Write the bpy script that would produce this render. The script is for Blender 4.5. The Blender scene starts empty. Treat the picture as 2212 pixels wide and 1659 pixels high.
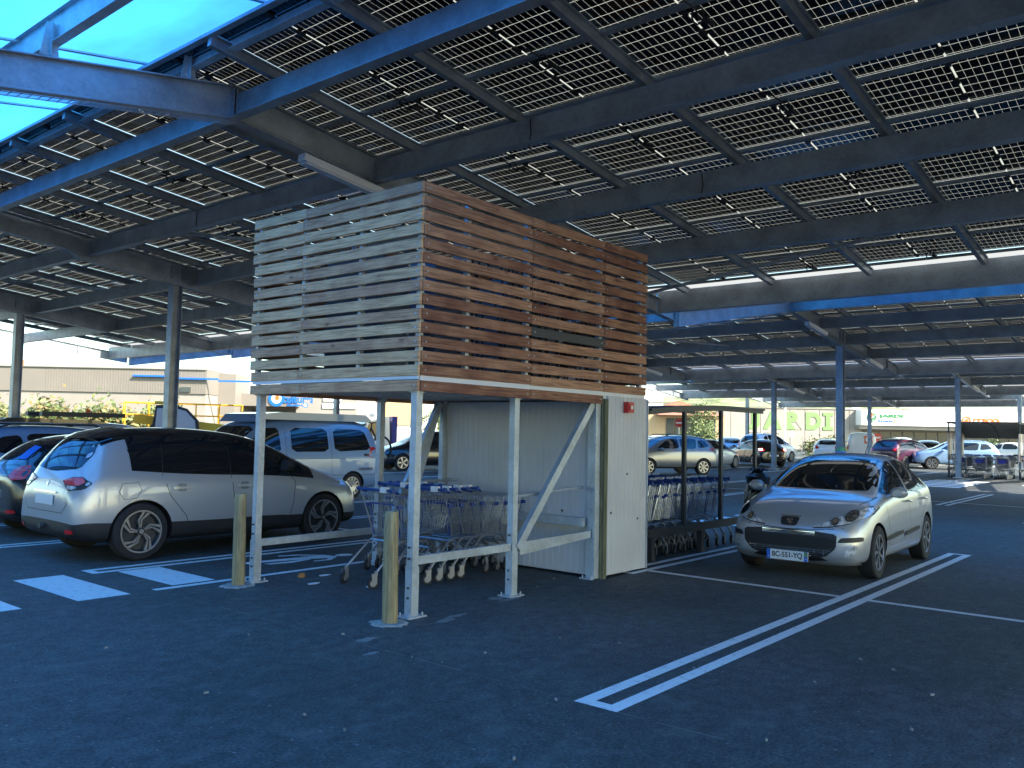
import bpy, bmesh, math, random
from mathutils import Vector, Matrix, Euler
from mathutils.bvhtree import BVHTree
R = math.radians
random.seed(7)
scene = bpy.context.scene
COL = scene.collection
# ------------------------------------------------------------------ camera
PSI, PITCH, ROLL, CAMH = R(39.58), R(3.28), R(1.17), 1.67
Fw = Vector((math.cos(PSI)*math.cos(PITCH), math.sin(PSI)*math.cos(PITCH), math.sin(PITCH)))
R0 = Vector((math.sin(PSI), -math.cos(PSI), 0)); U0 = R0.cross(Fw)
Rt = R0*math.cos(ROLL)+U0*math.sin(ROLL); Up = U0*math.cos(ROLL)-R0*math.sin(ROLL)
cam = bpy.data.cameras.new('camera'); camo = bpy.data.objects.new('camera', cam); COL.objects.link(camo)
m = Matrix.Identity(4)
for i in range(3):
    m[i][0], m[i][1], m[i][2] = Rt[i], Up[i], -Fw[i]
m[2][3] = CAMH
camo.matrix_world = m
cam.sensor_width = 36; cam.lens = 1840/2212*36; cam.clip_end = 3000; cam.clip_start = .05
scene.camera = camo
# ------------------------------------------------------------------ sky, sun, exposure
SUN_EL, SUN_AZ = R(38), math.atan2(-1, .06)      # azimuth of the direction towards the sun, from +X
w = bpy.data.worlds.new('World'); scene.world = w; w.use_nodes = True
nt = w.node_tree; nt.nodes.clear()
sky = nt.nodes.new('ShaderNodeTexSky'); sky.sky_type = 'NISHITA'; sky.sun_disc = False
sky.sun_elevation = SUN_EL; sky.sun_rotation = math.pi/2-SUN_AZ
sky.air_density = 1.0; sky.dust_density = 2.0; sky.ozone_density = .7
bg = nt.nodes.new('ShaderNodeBackground'); bg.inputs[1].default_value = .15
wo = nt.nodes.new('ShaderNodeOutputWorld')
wb = nt.nodes.new('ShaderNodeMixRGB'); wb.blend_type = 'MULTIPLY'; wb.inputs[0].default_value = 1; wb.inputs[2].default_value = (.92, 1.06, .94, 1)
nt.links.new(sky.outputs[0], wb.inputs[1]); nt.links.new(wb.outputs[0], bg.inputs[0]); nt.links.new(bg.outputs[0], wo.inputs[0])
sl = bpy.data.lights.new('sun', 'SUN'); sl.energy = 4.5; sl.angle = R(.5); sl.color = (1, .90, .78)
so = bpy.data.objects.new('sun', sl); COL.objects.link(so)
sd = Vector((math.cos(SUN_AZ)*math.cos(SUN_EL), math.sin(SUN_AZ)*math.cos(SUN_EL), math.sin(SUN_EL)))
so.rotation_euler = sd.to_track_quat('Z', 'Y').to_euler()
scene.view_settings.view_transform = 'Standard'; scene.view_settings.look = 'None'
scene.view_settings.exposure = 1.75; scene.view_settings.gamma = 1

# ------------------------------------------------------------------ materials
def nodes(name):
    mt = bpy.data.materials.new(name); mt.use_nodes = True
    return mt, mt.node_tree, mt.node_tree.nodes['Principled BSDF']
def mat(name, c, rough=.5, metal=0, coat=0, var=0, scale=6, bump=0, stretch=None, c2=None, emis=None, spec=None):
    mt, t, p = nodes(name)
    p.inputs['Base Color'].default_value = (*c, 1); p.inputs['Roughness'].default_value = rough
    p.inputs['Metallic'].default_value = metal; p.inputs['Coat Weight'].default_value = coat
    p.inputs['Coat Roughness'].default_value = .03
    if spec is not None: p.inputs['Specular IOR Level'].default_value = spec
    if emis: p.inputs['Emission Color'].default_value = (*emis[0], 1); p.inputs['Emission Strength'].default_value = emis[1]
    if var or c2:
        tc = t.nodes.new('ShaderNodeTexCoord'); mp = t.nodes.new('ShaderNodeMapping')
        if stretch: mp.inputs['Scale'].default_value = stretch
        ns = t.nodes.new('ShaderNodeTexNoise'); ns.inputs['Scale'].default_value = scale; ns.inputs['Detail'].default_value = 6
        rp = t.nodes.new('ShaderNodeValToRGB'); rp.color_ramp.elements[0].position = .35; rp.color_ramp.elements[1].position = .65
        a = [x*(1-var) for x in c]; b = c2 if c2 else [min(1, x*(1+var)) for x in c]
        rp.color_ramp.elements[0].color = (*a, 1); rp.color_ramp.elements[1].color = (*b, 1)
        t.links.new(tc.outputs['Object'], mp.inputs[0]); t.links.new(mp.outputs[0], ns.inputs[0])
        t.links.new(ns.outputs[0], rp.inputs[0]); t.links.new(rp.outputs[0], p.inputs['Base Color'])
        if bump:
            bp = t.nodes.new('ShaderNodeBump'); bp.inputs['Strength'].default_value = bump; bp.inputs['Distance'].default_value = .01
            t.links.new(ns.outputs[0], bp.inputs['Height']); t.links.new(bp.outputs[0], p.inputs['Normal'])
    return mt
def galv(name, c, rough=.38, metal=.75):
    mt, t, p = nodes(name)
    tc = t.nodes.new('ShaderNodeTexCoord'); v = t.nodes.new('ShaderNodeTexVoronoi'); v.inputs['Scale'].default_value = 28
    ns = t.nodes.new('ShaderNodeTexNoise'); ns.inputs['Scale'].default_value = 3; ns.inputs['Detail'].default_value = 8
    t.links.new(tc.outputs['Object'], v.inputs[0]); t.links.new(tc.outputs['Object'], ns.inputs[0])
    mx = t.nodes.new('ShaderNodeMath'); mx.operation = 'MULTIPLY_ADD'; mx.inputs[1].default_value = .22
    t.links.new(v.outputs['Color'], mx.inputs[0]); t.links.new(ns.outputs[0], mx.inputs[2])
    rp = t.nodes.new('ShaderNodeValToRGB'); rp.color_ramp.elements[0].position = .4; rp.color_ramp.elements[1].position = .95
    rp.color_ramp.elements[0].color = (*[x*.72 for x in c], 1); rp.color_ramp.elements[1].color = (*[min(1, x*1.25) for x in c], 1)
    t.links.new(mx.outputs[0], rp.inputs[0]); t.links.new(rp.outputs[0], p.inputs['Base Color'])
    p.inputs['Metallic'].default_value = metal; p.inputs['Roughness'].default_value = rough
    return mt
def wood(name, a, b, dark):
    mt, t, p = nodes(name)
    tc = t.nodes.new('ShaderNodeTexCoord'); oi = t.nodes.new('ShaderNodeObjectInfo')
    ad = t.nodes.new('ShaderNodeVectorMath'); ad.operation = 'ADD'
    sc = t.nodes.new('ShaderNodeVectorMath'); sc.operation = 'SCALE'; sc.inputs['Scale'].default_value = 37
    cb = t.nodes.new('ShaderNodeCombineXYZ')
    for i in range(3): t.links.new(oi.outputs['Random'], cb.inputs[i])
    t.links.new(cb.outputs[0], sc.inputs[0]); t.links.new(tc.outputs['Object'], ad.inputs[0]); t.links.new(sc.outputs[0], ad.inputs[1])
    mp = t.nodes.new('ShaderNodeMapping'); mp.inputs['Scale'].default_value = (1.2, 1.2, 30)
    n1 = t.nodes.new('ShaderNodeTexNoise'); n1.inputs['Scale'].default_value = 2.2; n1.inputs['Detail'].default_value = 8; n1.inputs['Distortion'].default_value = .8
    t.links.new(ad.outputs[0], mp.inputs[0]); t.links.new(mp.outputs[0], n1.inputs[0])
    n2 = t.nodes.new('ShaderNodeTexNoise'); n2.inputs['Scale'].default_value = 3.5; n2.inputs['Detail'].default_value = 3
    t.links.new(ad.outputs[0], n2.inputs[0])
    m1 = t.nodes.new('ShaderNodeMixRGB'); m1.inputs[1].default_value = (*a, 1); m1.inputs[2].default_value = (*b, 1)
    su = t.nodes.new('ShaderNodeMath'); su.operation = 'MULTIPLY_ADD'; su.inputs[1].default_value = .9; su.use_clamp = True
    sh = t.nodes.new('ShaderNodeMath'); sh.operation = 'MULTIPLY_ADD'; sh.inputs[1].default_value = 1.6; sh.inputs[2].default_value = -.75
    t.links.new(n2.outputs[0], sh.inputs[0]); t.links.new(oi.outputs['Random'], su.inputs[0]); t.links.new(sh.outputs[0], su.inputs[2])
    t.links.new(su.outputs[0], m1.inputs[0])
    rp = t.nodes.new('ShaderNodeValToRGB'); rp.color_ramp.elements[0].position = .36; rp.color_ramp.elements[1].position = .55
    rp.color_ramp.elements[0].color = (*dark, 1); rp.color_ramp.elements[1].color = (1, 1, 1, 1)
    t.links.new(n1.outputs[0], rp.inputs[0])
    # knots
    vo = t.nodes.new('ShaderNodeTexVoronoi'); vo.inputs['Scale'].default_value = 1.0
    mk = t.nodes.new('ShaderNodeMapping'); mk.inputs['Scale'].default_value = (2.2, 2.2, 5)
    t.links.new(ad.outputs[0], mk.inputs[0]); t.links.new(mk.outputs[0], vo.inputs[0])
    kr = t.nodes.new('ShaderNodeValToRGB'); kr.color_ramp.elements[0].position = .03; kr.color_ramp.elements[1].position = .12
    kr.color_ramp.elements[0].color = (.35, .25, .2, 1); kr.color_ramp.elements[1].color = (1, 1, 1, 1)
    t.links.new(vo.outputs['Distance'], kr.inputs[0])
    m2 = t.nodes.new('ShaderNodeMixRGB'); m2.blend_type = 'MULTIPLY'; m2.inputs[0].default_value = 1
    m3 = t.nodes.new('ShaderNodeMixRGB'); m3.blend_type = 'MULTIPLY'; m3.inputs[0].default_value = .8
    t.links.new(m1.outputs[0], m2.inputs[1]); t.links.new(rp.outputs[0], m2.inputs[2])
    t.links.new(m2.outputs[0], m3.inputs[1]); t.links.new(kr.outputs[0], m3.inputs[2])
    t.links.new(m3.outputs[0], p.inputs['Base Color']); p.inputs['Roughness'].default_value = .65
    bp = t.nodes.new('ShaderNodeBump'); bp.inputs['Strength'].default_value = .3; bp.inputs['Distance'].default_value = .003
    t.links.new(n1.outputs[0], bp.inputs['Height']); t.links.new(bp.outputs[0], p.inputs['Normal'])
    return mt
def asphalt():
    mt, t, p = nodes('asphalt')
    tc = t.nodes.new('ShaderNodeTexCoord')
    def noise(s, d=4): 
        n = t.nodes.new('ShaderNodeTexNoise'); n.inputs['Scale'].default_value = s; n.inputs['Detail'].default_value = d
        n.inputs['Roughness'].default_value = .6; t.links.new(tc.outputs['Object'], n.inputs[0]); return n
    a, b, c = noise(.35, 5), noise(9, 10), noise(48, 6)
    r1 = t.nodes.new('ShaderNodeValToRGB'); r1.color_ramp.elements[0].position = .3; r1.color_ramp.elements[1].position = .75
    r1.color_ramp.elements[0].color = (.034, .039, .039, 1); r1.color_ramp.elements[1].color = (.070, .080, .079, 1)
    t.links.new(a.outputs[0], r1.inputs[0])
    r2 = t.nodes.new('ShaderNodeValToRGB'); r2.color_ramp.elements[0].position = .3; r2.color_ramp.elements[1].position = .7
    r2.color_ramp.elements[0].color = (.6, .6, .6, 1); r2.color_ramp.elements[1].color = (1.4, 1.4, 1.4, 1)
    t.links.new(b.outputs[0], r2.inputs[0])
    r3 = t.nodes.new('ShaderNodeValToRGB'); r3.color_ramp.elements[0].position = .35; r3.color_ramp.elements[1].position = .72
    r3.color_ramp.elements[0].color = (.45, .45, .45, 1); r3.color_ramp.elements[1].color = (2.1, 2.1, 2.1, 1)
    t.links.new(c.outputs[0], r3.inputs[0])
    m1 = t.nodes.new('ShaderNodeMixRGB'); m1.blend_type = 'MULTIPLY'; m1.inputs[0].default_value = 1
    m2 = t.nodes.new('ShaderNodeMixRGB'); m2.blend_type = 'MULTIPLY'; m2.inputs[0].default_value = 1
    t.links.new(r1.outputs[0], m1.inputs[1]); t.links.new(r2.outputs[0], m1.inputs[2])
    t.links.new(m1.outputs[0], m2.inputs[1]); t.links.new(r3.outputs[0], m2.inputs[2])
    # pale scuffs and dust patches
    mp = t.nodes.new('ShaderNodeMapping'); mp.inputs['Scale'].default_value = (1, 1.5, 1); mp.inputs['Rotation'].default_value = (0, 0, .5)
    d = t.nodes.new('ShaderNodeTexNoise'); d.inputs['Scale'].default_value = 2.4; d.inputs['Detail'].default_value = 12; d.inputs['Roughness'].default_value = .72
    t.links.new(tc.outputs['Object'], mp.inputs[0]); t.links.new(mp.outputs[0], d.inputs[0])
    r4 = t.nodes.new('ShaderNodeValToRGB'); r4.color_ramp.elements[0].position = .52; r4.color_ramp.elements[1].position = .80
    r4.color_ramp.elements[0].color = (0, 0, 0, 1); r4.color_ramp.elements[1].color = (.75, .75, .75, 1)
    t.links.new(d.outputs[0], r4.inputs[0])
    vo = t.nodes.new('ShaderNodeTexVoronoi'); vo.inputs['Scale'].default_value = 16; t.links.new(tc.outputs['Object'], vo.inputs[0])
    sp = t.nodes.new('ShaderNodeSeparateXYZ'); t.links.new(vo.outputs['Color'], sp.inputs[0])
    mm = t.nodes.new('ShaderNodeMath'); mm.operation = 'MULTIPLY_ADD'; mm.inputs[1].default_value = -.30; mm.inputs[2].default_value = .30; t.links.new(sp.outputs[0], mm.inputs[0])
    lt = t.nodes.new('ShaderNodeMath'); lt.operation = 'LESS_THAN'; t.links.new(vo.outputs['Distance'], lt.inputs[0])
    m4 = t.nodes.new('ShaderNodeMath'); m4.operation = 'MULTIPLY'; m4.inputs[1].default_value = .55; t.links.new(mm.outputs[0], m4.inputs[0]); t.links.new(m4.outputs[0], lt.inputs[1])
    m5 = t.nodes.new('ShaderNodeMath'); m5.operation = 'MULTIPLY'; t.links.new(lt.outputs[0], m5.inputs[0]); t.links.new(sp.outputs[1], m5.inputs[1])
    m6 = t.nodes.new('ShaderNodeMixRGB'); m6.inputs[2].default_value = (.22, .22, .21, 1); t.links.new(m5.outputs[0], m6.inputs[0]); t.links.new(m2.outputs[0], m6.inputs[1]); m2 = m6
    m3 = t.nodes.new('ShaderNodeMixRGB'); m3.inputs[2].default_value = (.15, .155, .15, 1)
    t.links.new(r4.outputs[0], m3.inputs[0]); t.links.new(m2.outputs[0], m3.inputs[1])
    t.links.new(m3.outputs[0], p.inputs['Base Color']); p.inputs['Roughness'].default_value = .75
    bp = t.nodes.new('ShaderNodeBump'); bp.inputs['Strength'].default_value = .5; bp.inputs['Distance'].default_value = .006
    t.links.new(c.outputs[0], bp.inputs['Height']); t.links.new(bp.outputs[0], p.inputs['Normal'])
    return mt
def paintline():
    mt, t, p = nodes('road_paint')
    tc = t.nodes.new('ShaderNodeTexCoord')
    n = t.nodes.new('ShaderNodeTexNoise'); n.inputs['Scale'].default_value = 14; n.inputs['Detail'].default_value = 10; n.inputs['Roughness'].default_value = .75
    t.links.new(tc.outputs['Object'], n.inputs[0])
    rp = t.nodes.new('ShaderNodeValToRGB'); rp.color_ramp.elements[0].position = .28; rp.color_ramp.elements[1].position = .46
    rp.color_ramp.elements[0].color = (.22, .22, .22, 1); rp.color_ramp.elements[1].color = (.74, .74, .72, 1)
    t.links.new(n.outputs[0], rp.inputs[0]); t.links.new(rp.outputs[0], p.inputs['Base Color']); p.inputs['Roughness'].default_value = .6
    return mt
def solar():
    """bifacial glass module seen from below: black cells, clear glass lines between them let the sun through"""
    mt = bpy.data.materials.new('solar_glass'); mt.use_nodes = True; t = mt.node_tree; t.nodes.clear()
    uv = t.nodes.new('ShaderNodeUVMap'); sp = t.nodes.new('ShaderNodeSeparateXYZ'); t.links.new(uv.outputs[0], sp.inputs[0])
    def M(op, a, b=None, c=None):
        n = t.nodes.new('ShaderNodeMath'); n.operation = op
        for i, v in enumerate((a, b, c)):
            if v is None: continue
            if isinstance(v, (int, float)): n.inputs[i].default_value = v
            else: t.links.new(v, n.inputs[i])
        return n.outputs[0]
    def line(src, off, period, width):
        f = M('FRACT', M('DIVIDE', M('SUBTRACT', src, off), period))
        dd = M('ABSOLUTE', M('SUBTRACT', f, .5))
        return M('GREATER_THAN', dd, .5-width/period/2)
    u, v = sp.outputs[0], sp.outputs[1]            # u along the long side 0..1.72, v across 0..1.0
    l1 = line(v, .5, 1/6.15, .0055); l2 = line(u, .86, .0785, .0018)
    inu = M('LESS_THAN', M('ABSOLUTE', M('SUBTRACT', u, .86)), .856)
    inv = M('LESS_THAN', M('ABSOLUTE', M('SUBTRACT', v, .510)), .507)
    mid = M('LESS_THAN', M('ABSOLUTE', M('SUBTRACT', u, .86)), .010)
    edge = M('SUBTRACT', 1, M('MULTIPLY', inu, inv))
    mask = M('MAXIMUM', M('MAXIMUM', l1, l2), M('MAXIMUM', edge, mid))
    pr = t.nodes.new('ShaderNodeBsdfPrincipled'); pr.inputs['Base Color'].default_value = (.004, .006, .012, 1)
    pr.inputs['Roughness'].default_value = .12; pr.inputs['Specular IOR Level'].default_value = .35
    tr = t.nodes.new('ShaderNodeBsdfTranslucent'); tr.inputs[0].default_value = (.19, .19, .175, 1)
    mx = t.nodes.new('ShaderNodeMixShader'); o = t.nodes.new('ShaderNodeOutputMaterial')
    t.links.new(mask, mx.inputs[0]); t.links.new(pr.outputs[0], mx.inputs[1]); t.links.new(tr.outputs[0], mx.inputs[2]); t.links.new(mx.outputs[0], o.inputs[0])
    return mt
def bluesheet():
    mt = bpy.data.materials.new('blue_polycarbonate'); mt.use_nodes = True; t = mt.node_tree; t.nodes.clear()
    tc = t.nodes.new('ShaderNodeTexCoord'); mp = t.nodes.new('ShaderNodeMapping'); mp.inputs['Scale'].default_value = (.6, .25, .5)
    n = t.nodes.new('ShaderNodeTexNoise'); n.inputs['Scale'].default_value = 1.3; n.inputs['Detail'].default_value = 5
    t.links.new(tc.outputs['Object'], mp.inputs[0]); t.links.new(mp.outputs[0], n.inputs[0])
    rp = t.nodes.new('ShaderNodeValToRGB'); rp.color_ramp.elements[0].position = .38; rp.color_ramp.elements[1].position = .68
    rp.color_ramp.elements[0].color = (.025, .155, .58, 1); rp.color_ramp.elements[1].color = (.04, .30, .80, 1)
    t.links.new(n.outputs[0], rp.inputs[0])
    tr = t.nodes.new('ShaderNodeBsdfTranslucent'); t.links.new(rp.outputs[0], tr.inputs[0])
    gl = t.nodes.new('ShaderNodeBsdfGlossy'); gl.inputs['Roughness'].default_value = .15
    mx = t.nodes.new('ShaderNodeMixShader'); o = t.nodes.new('ShaderNodeOutputMaterial'); mx.inputs[0].default_value = .04
    t.links.new(tr.outputs[0], mx.inputs[1]); t.links.new(gl.outputs[0], mx.inputs[2]); t.links.new(mx.outputs[0], o.inputs[0])
    return mt
M = dict(
 asphalt=asphalt(), line=paintline(), sun_diffuser=None, solar=solar(), blue=bluesheet(),
 steel=galv('painted_galvanised_steel', (.34, .375, .41), .38, .4), steel2=galv('bright_galvanised_steel', (.46, .51, .55), .38, .35),
 alu=mat('aluminium', (.5, .5, .52), .35, .8), woodg=wood('pale_treated_pine', (.90, .54, .27), (.58, .29, .15), (.62, .56, .5)),
 woodr=wood('red_brown_cedar', (.50, .27, .15), (.22, .085, .05), (.5, .42, .4)), woodb=mat('bollard_wood', (.29, .235, .125), .7, var=.3, scale=5, stretch=(9, 9, .8), bump=.5),
 steel_lit=galv('sheet_lit_galvanised_steel', (.55, .58, .62), .4, .15),  # paler copy of the steel: glow from the blue sheets put into its colour
 panel=mat('white_sandwich_panel', (.56, .56, .57), .42, var=.05, scale=2), whitep=mat('white_metal', (.75, .75, .74), .45),
 dark=mat('dark_metal', (.06, .065, .07), .45, .4), plast=mat('black_plastic', (.02, .02, .022), .55), rubber=mat('tyre_rubber', (.018, .018, .019), .8),
 glass=mat('dark_car_glass', (.008, .01, .013), .03, spec=.8), chrome=mat('chrome', (.75, .76, .78), .1, 1), rim=mat('alloy', (.42, .42, .43), .3, .8),
 lens=mat('headlamp_lens', (.72, .78, .82), .08, .35, coat=1, var=.6, scale=20), red=mat('red_lens', (.6, .02, .02), .15, coat=.6),
 redp=mat('red_plastic', (.5, .02, .02), .35), bluep=mat('blue_plastic', (.01, .045, .22), .35), wire=mat('zinc_wire', (.40, .42, .45), .3, .8),
 white=mat('white_paint', (.72, .72, .70), .35, coat=.3), conc=mat('concrete', (.30, .29, .27), .85, var=.2, scale=12, bump=.3),
 greyw=mat('warm_grey_cladding', (.27, .245, .22), .7, var=.05, scale=.4), greyd=mat('grey_cladding', (.19, .17, .15), .65, var=.05, scale=.5),
 winb=mat('shop_window', (.05, .06, .065), .08), orange=mat('orange_roof_tiles', (.32, .14, .09), .8, var=.2, scale=3),
 signw=mat('white_fascia', (.85, .84, .82), .5), green=mat('sign_green', (.15, .27, .09), .5), dgreen=mat('sign_dark_green', (.02, .17, .06), .5),
 sblue=mat('sign_blue', (.01, .12, .55), .4), sorange=mat('sign_orange', (.8, .13, .02), .5), yellow=mat('machine_yellow', (.75, .38, .02), .4),
 leafg=mat('leaf_green', (.09, .125, .04), .7, var=.3, scale=2), leafr=mat('leaf_reddish', (.16, .125, .05), .7, var=.3, scale=2), trunk=mat('bark', (.12, .09, .06), .9, var=.3),
 hill=mat('wooded_hillside', (.12, .15, .07), .95, var=.4, scale=.08, c2=(.21, .24, .14)), beige=mat('beige_render', (.42, .30, .18), .85), blackb=mat('black_sack', (.01, .01, .011), .3),
 text=mat('plate_black', (.01, .01, .012), .5), bluecase=mat('inverter_case', (.10, .14, .2), .4), lamp=mat('lamp_diffuser', (.6, .62, .65), .4),
 litter=mat('pale_litter', (.22, .215, .20), .8), leaf=mat('dead_leaf', (.35, .16, .05), .8), navy=mat('navy_panel', (.02, .025, .22), .4), trans=mat('clear_panel', (.5, .42, .38), .3),
)
def sun_diffuser_mat():  # for the added strip that keeps direct sun out of the valley slit
    mt = bpy.data.materials.new('opal_sun_diffuser'); mt.use_nodes = True; t = mt.node_tree; t.nodes.clear()
    tr = t.nodes.new('ShaderNodeBsdfTranslucent'); tr.inputs[0].default_value = (.2, .2, .2, 1); o = t.nodes.new('ShaderNodeOutputMaterial'); t.links.new(tr.outputs[0], o.inputs[0]); return mt
M['sun_diffuser'] = sun_diffuser_mat(); M['postw'] = mat('weathered_green_timber', (.12, .125, .075), .8, var=.3, scale=8, stretch=(6, 6, .6)); M['fork'] = mat('grey_fork', (.25, .25, .26), .4, .5)
# ------------------------------------------------------------------ mesh helpers
class MB:
    def __init__(s): s.v = []; s.f = []; s.mi = []; s.cur = 0; s.uv = None
    def add(s, vs, fs):
        o = len(s.v); s.v += [tuple(x) for x in vs]
        for f in fs: s.f.append([o+i for i in f]); s.mi.append(s.cur)
        return s
    def box(s, x0, x1, y0, y1, z0, z1, mtx=None):
        vs = [Vector((x, y, z)) for z in (z0, z1) for y in (y0, y1) for x in (x0, x1)]
        if mtx: vs = [mtx@v for v in vs]
        return s.add(vs, [(0, 2, 3, 1), (4, 5, 7, 6), (0, 1, 5, 4), (2, 6, 7, 3), (0, 4, 6, 2), (1, 3, 7, 5)])
    def bar(s, a, b, w, h, up=(0, 0, 1), off=0):
        a, b = Vector(a), Vector(b); d = (b-a).normalized(); up = Vector(up)
        sx = d.cross(up).normalized(); uz = sx.cross(d)
        vs = [p+sx*i*w/2+uz*(j*h/2+off) for p in (a, b) for i, j in ((-1, -1), (1, -1), (1, 1), (-1, 1))]
        return s.add(vs, [(0, 3, 2, 1), (4, 5, 6, 7), (0, 1, 5, 4), (1, 2, 6, 5), (2, 3, 7, 6), (3, 0, 4, 7)])
    def ibeam(s, a, b, h, w, tf=.012, tw=.008, up=(0, 0, 1)):
        s.bar(a, b, tw, h-2*tf, up); s.bar(a, b, w, tf, up, (h-tf)/2); return s.bar(a, b, w, tf, up, -(h-tf)/2)
    def tube(s, pts, r, n=6, cap=True):
        pts = [Vector(p) for p in pts]; rr = r if isinstance(r, (list, tuple)) else [r]*len(pts)
        o = len(s.v); k = len(pts); ref = Vector((0, 0, 1))
        if abs((pts[-1]-pts[0]).normalized().z) > .9: ref = Vector((1, 0, 0))
        for i, p in enumerate(pts):
            d = (pts[min(i+1, k-1)]-pts[max(i-1, 0)]).normalized()
            a = d.cross(ref).normalized(); b = d.cross(a)
            for j in range(n):
                t = 2*math.pi*j/n; s.v.append(tuple(p+(a*math.cos(t)+b*math.sin(t))*rr[i]))
        for i in range(k-1):
            for j in range(n):
                s.f.append([o+i*n+j, o+i*n+(j+1) % n, o+(i+1)*n+(j+1) % n, o+(i+1)*n+j]); s.mi.append(s.cur)
        if cap:
            s.f.append([o+j for j in range(n)]); s.f.append([o+(k-1)*n+j for j in range(n)][::-1]); s.mi += [s.cur]*2
        return s
    def prism(s, poly, fn0, fn1):
        n = len(poly); a = [Vector(fn0(*p)) for p in poly]; b = [Vector(fn1(*p)) for p in poly]
        return s.add(a+b, [list(range(n))[::-1], list(range(n, 2*n))]+[(i, (i+1) % n, n+(i+1) % n, n+i) for i in range(n)])
    def lathe(s, prof, axis='z', n=24, c=(0, 0, 0)):
        o = len(s.v); k = len(prof)
        for r_, h in prof:
            for j in range(n):
                t = 2*math.pi*j/n; x, y = r_*math.cos(t), r_*math.sin(t)
                p = (x, y, h) if axis == 'z' else ((x, h, y) if axis == 'y' else (h, x, y))
                s.v.append((p[0]+c[0], p[1]+c[1], p[2]+c[2]))
        for i in range(k-1):
            for j in range(n): s.f.append([o+i*n+j, o+i*n+(j+1) % n, o+(i+1)*n+(j+1) % n, o+(i+1)*n+j]); s.mi.append(s.cur)
        return s
    def mesh(s, name, mats, smooth=False):
        me = bpy.data.meshes.new(name); me.from_pydata(s.v, [], s.f)
        for m_ in (mats if isinstance(mats, (list, tuple)) else [mats]): me.materials.append(m_)
        if any(s.mi): me.polygons.foreach_set('material_index', s.mi)
        if smooth: me.polygons.foreach_set('use_smooth', [True]*len(s.f))
        me.update()
        if smooth: me.set_sharp_from_angle(angle=R(35))
        return me
    def build(s, name, mats, parent=None, smooth=False, loc=None, fix=True):
        me = s.mesh(name, mats, smooth)
        if fix:
            b = bmesh.new(); b.from_mesh(me); bmesh.ops.recalc_face_normals(b, faces=b.faces); b.to_mesh(me); b.free()
        return link(name, me, parent, loc)
def link(name, data, parent=None, loc=None, rz=0):
    o = bpy.data.objects.new(name, data); COL.objects.link(o)
    if parent: o.parent = parent
    if loc: o.location = loc
    if rz: o.rotation_euler.z = rz
    return o
def tag(o, label=None, cat=None, group=None, kind=None):
    if label: o['label'] = label
    if cat: o['category'] = cat
    if group: o['group'] = group
    if kind: o['kind'] = kind
    return o
def thing(name, label, cat, loc=(0, 0, 0), rz=0, group=None):
    return tag(link(name, None, None, loc, rz), label, cat, group)
def copy_tree(o, parent=None, **kw):
    c = o.copy(); COL.objects.link(c)
    if parent: c.parent = parent
    for ch in list(o.children): copy_tree(ch, c)
    return c
def place(o, x, y, z=0, rz=0, label=None, group=None, sx=1):
    o.location = (x, y, z); o.rotation_euler = (0, 0, rz)
    if sx != 1: o.scale = (sx, 1, 1)
    if label: o['label'] = label
    if group: o['group'] = group
    return o
def text(name, s_, size, mtx, m_, parent, width=None, ext=.002, bold=0):
    cu = bpy.data.curves.new(name, 'FONT'); cu.body = s_; cu.size = size; cu.extrude = ext; cu.offset = bold
    cu.align_x = 'CENTER'; cu.align_y = 'CENTER'
    to = bpy.data.objects.new(name, cu); COL.objects.link(to)
    dg = bpy.context.evaluated_depsgraph_get()
    me = bpy.data.meshes.new_from_object(to.evaluated_get(dg)); bpy.data.objects.remove(to)
    me.materials.clear(); me.materials.append(m_)
    xs = [v.co.x for v in me.vertices]; ys = [v.co.y for v in me.vertices]
    if width and xs:
        k = width/(max(xs)-min(xs)); cx = (max(xs)+min(xs))/2; cy = (max(ys)+min(ys))/2; ky = size/(max(ys)-min(ys))
        for v in me.vertices: v.co.x = (v.co.x-cx)*k; v.co.y = (v.co.y-cy)*ky
    me.transform(mtx); return link(name, me, parent)
def clip(poly, axis, val, keep_greater):
    out = []; n = len(poly)
    for i in range(n):
        a, b = poly[i], poly[(i+1) % n]
        ia = (a[axis] >= val) == keep_greater or a[axis] == val; ib = (b[axis] >= val) == keep_greater or b[axis] == val
        if ia: out.append(a)
        if ia != ib:
            t = (val-a[axis])/(b[axis]-a[axis]); out.append((a[0]+(b[0]-a[0])*t, a[1]+(b[1]-a[1])*t))
    return out
def chaikin(p, it=2):
    for _ in range(it):
        q = []
        for i in range(len(p)):
            a, b = p[i], p[(i+1) % len(p)]
            q += [(a[0]*.87+b[0]*.13, a[1]*.87+b[1]*.13), (a[0]*.13+b[0]*.87, a[1]*.13+b[1]*.87)]
        p = q
    return p
# camera-space helper used only to lay out the far surroundings: column x of the picture (2212 wide) and distance d -> ground point
def P(x, d, z=0):
    t = (x-1106)/1840*d
    return Vector((math.cos(PSI)*d+math.sin(PSI)*t, math.sin(PSI)*d-math.cos(PSI)*t, z))
def G(x, y):      # photo point on the ground -> ground coordinates
    r = Fw*1840+Rt*(x-1106)-Up*(y-829.5); t = -CAMH/r.z; return (r.x*t, r.y*t)
def zg(x, y):
    d = x*math.cos(PSI)+y*math.sin(PSI); return min(.0055*max(0, d-20), .22)
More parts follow.
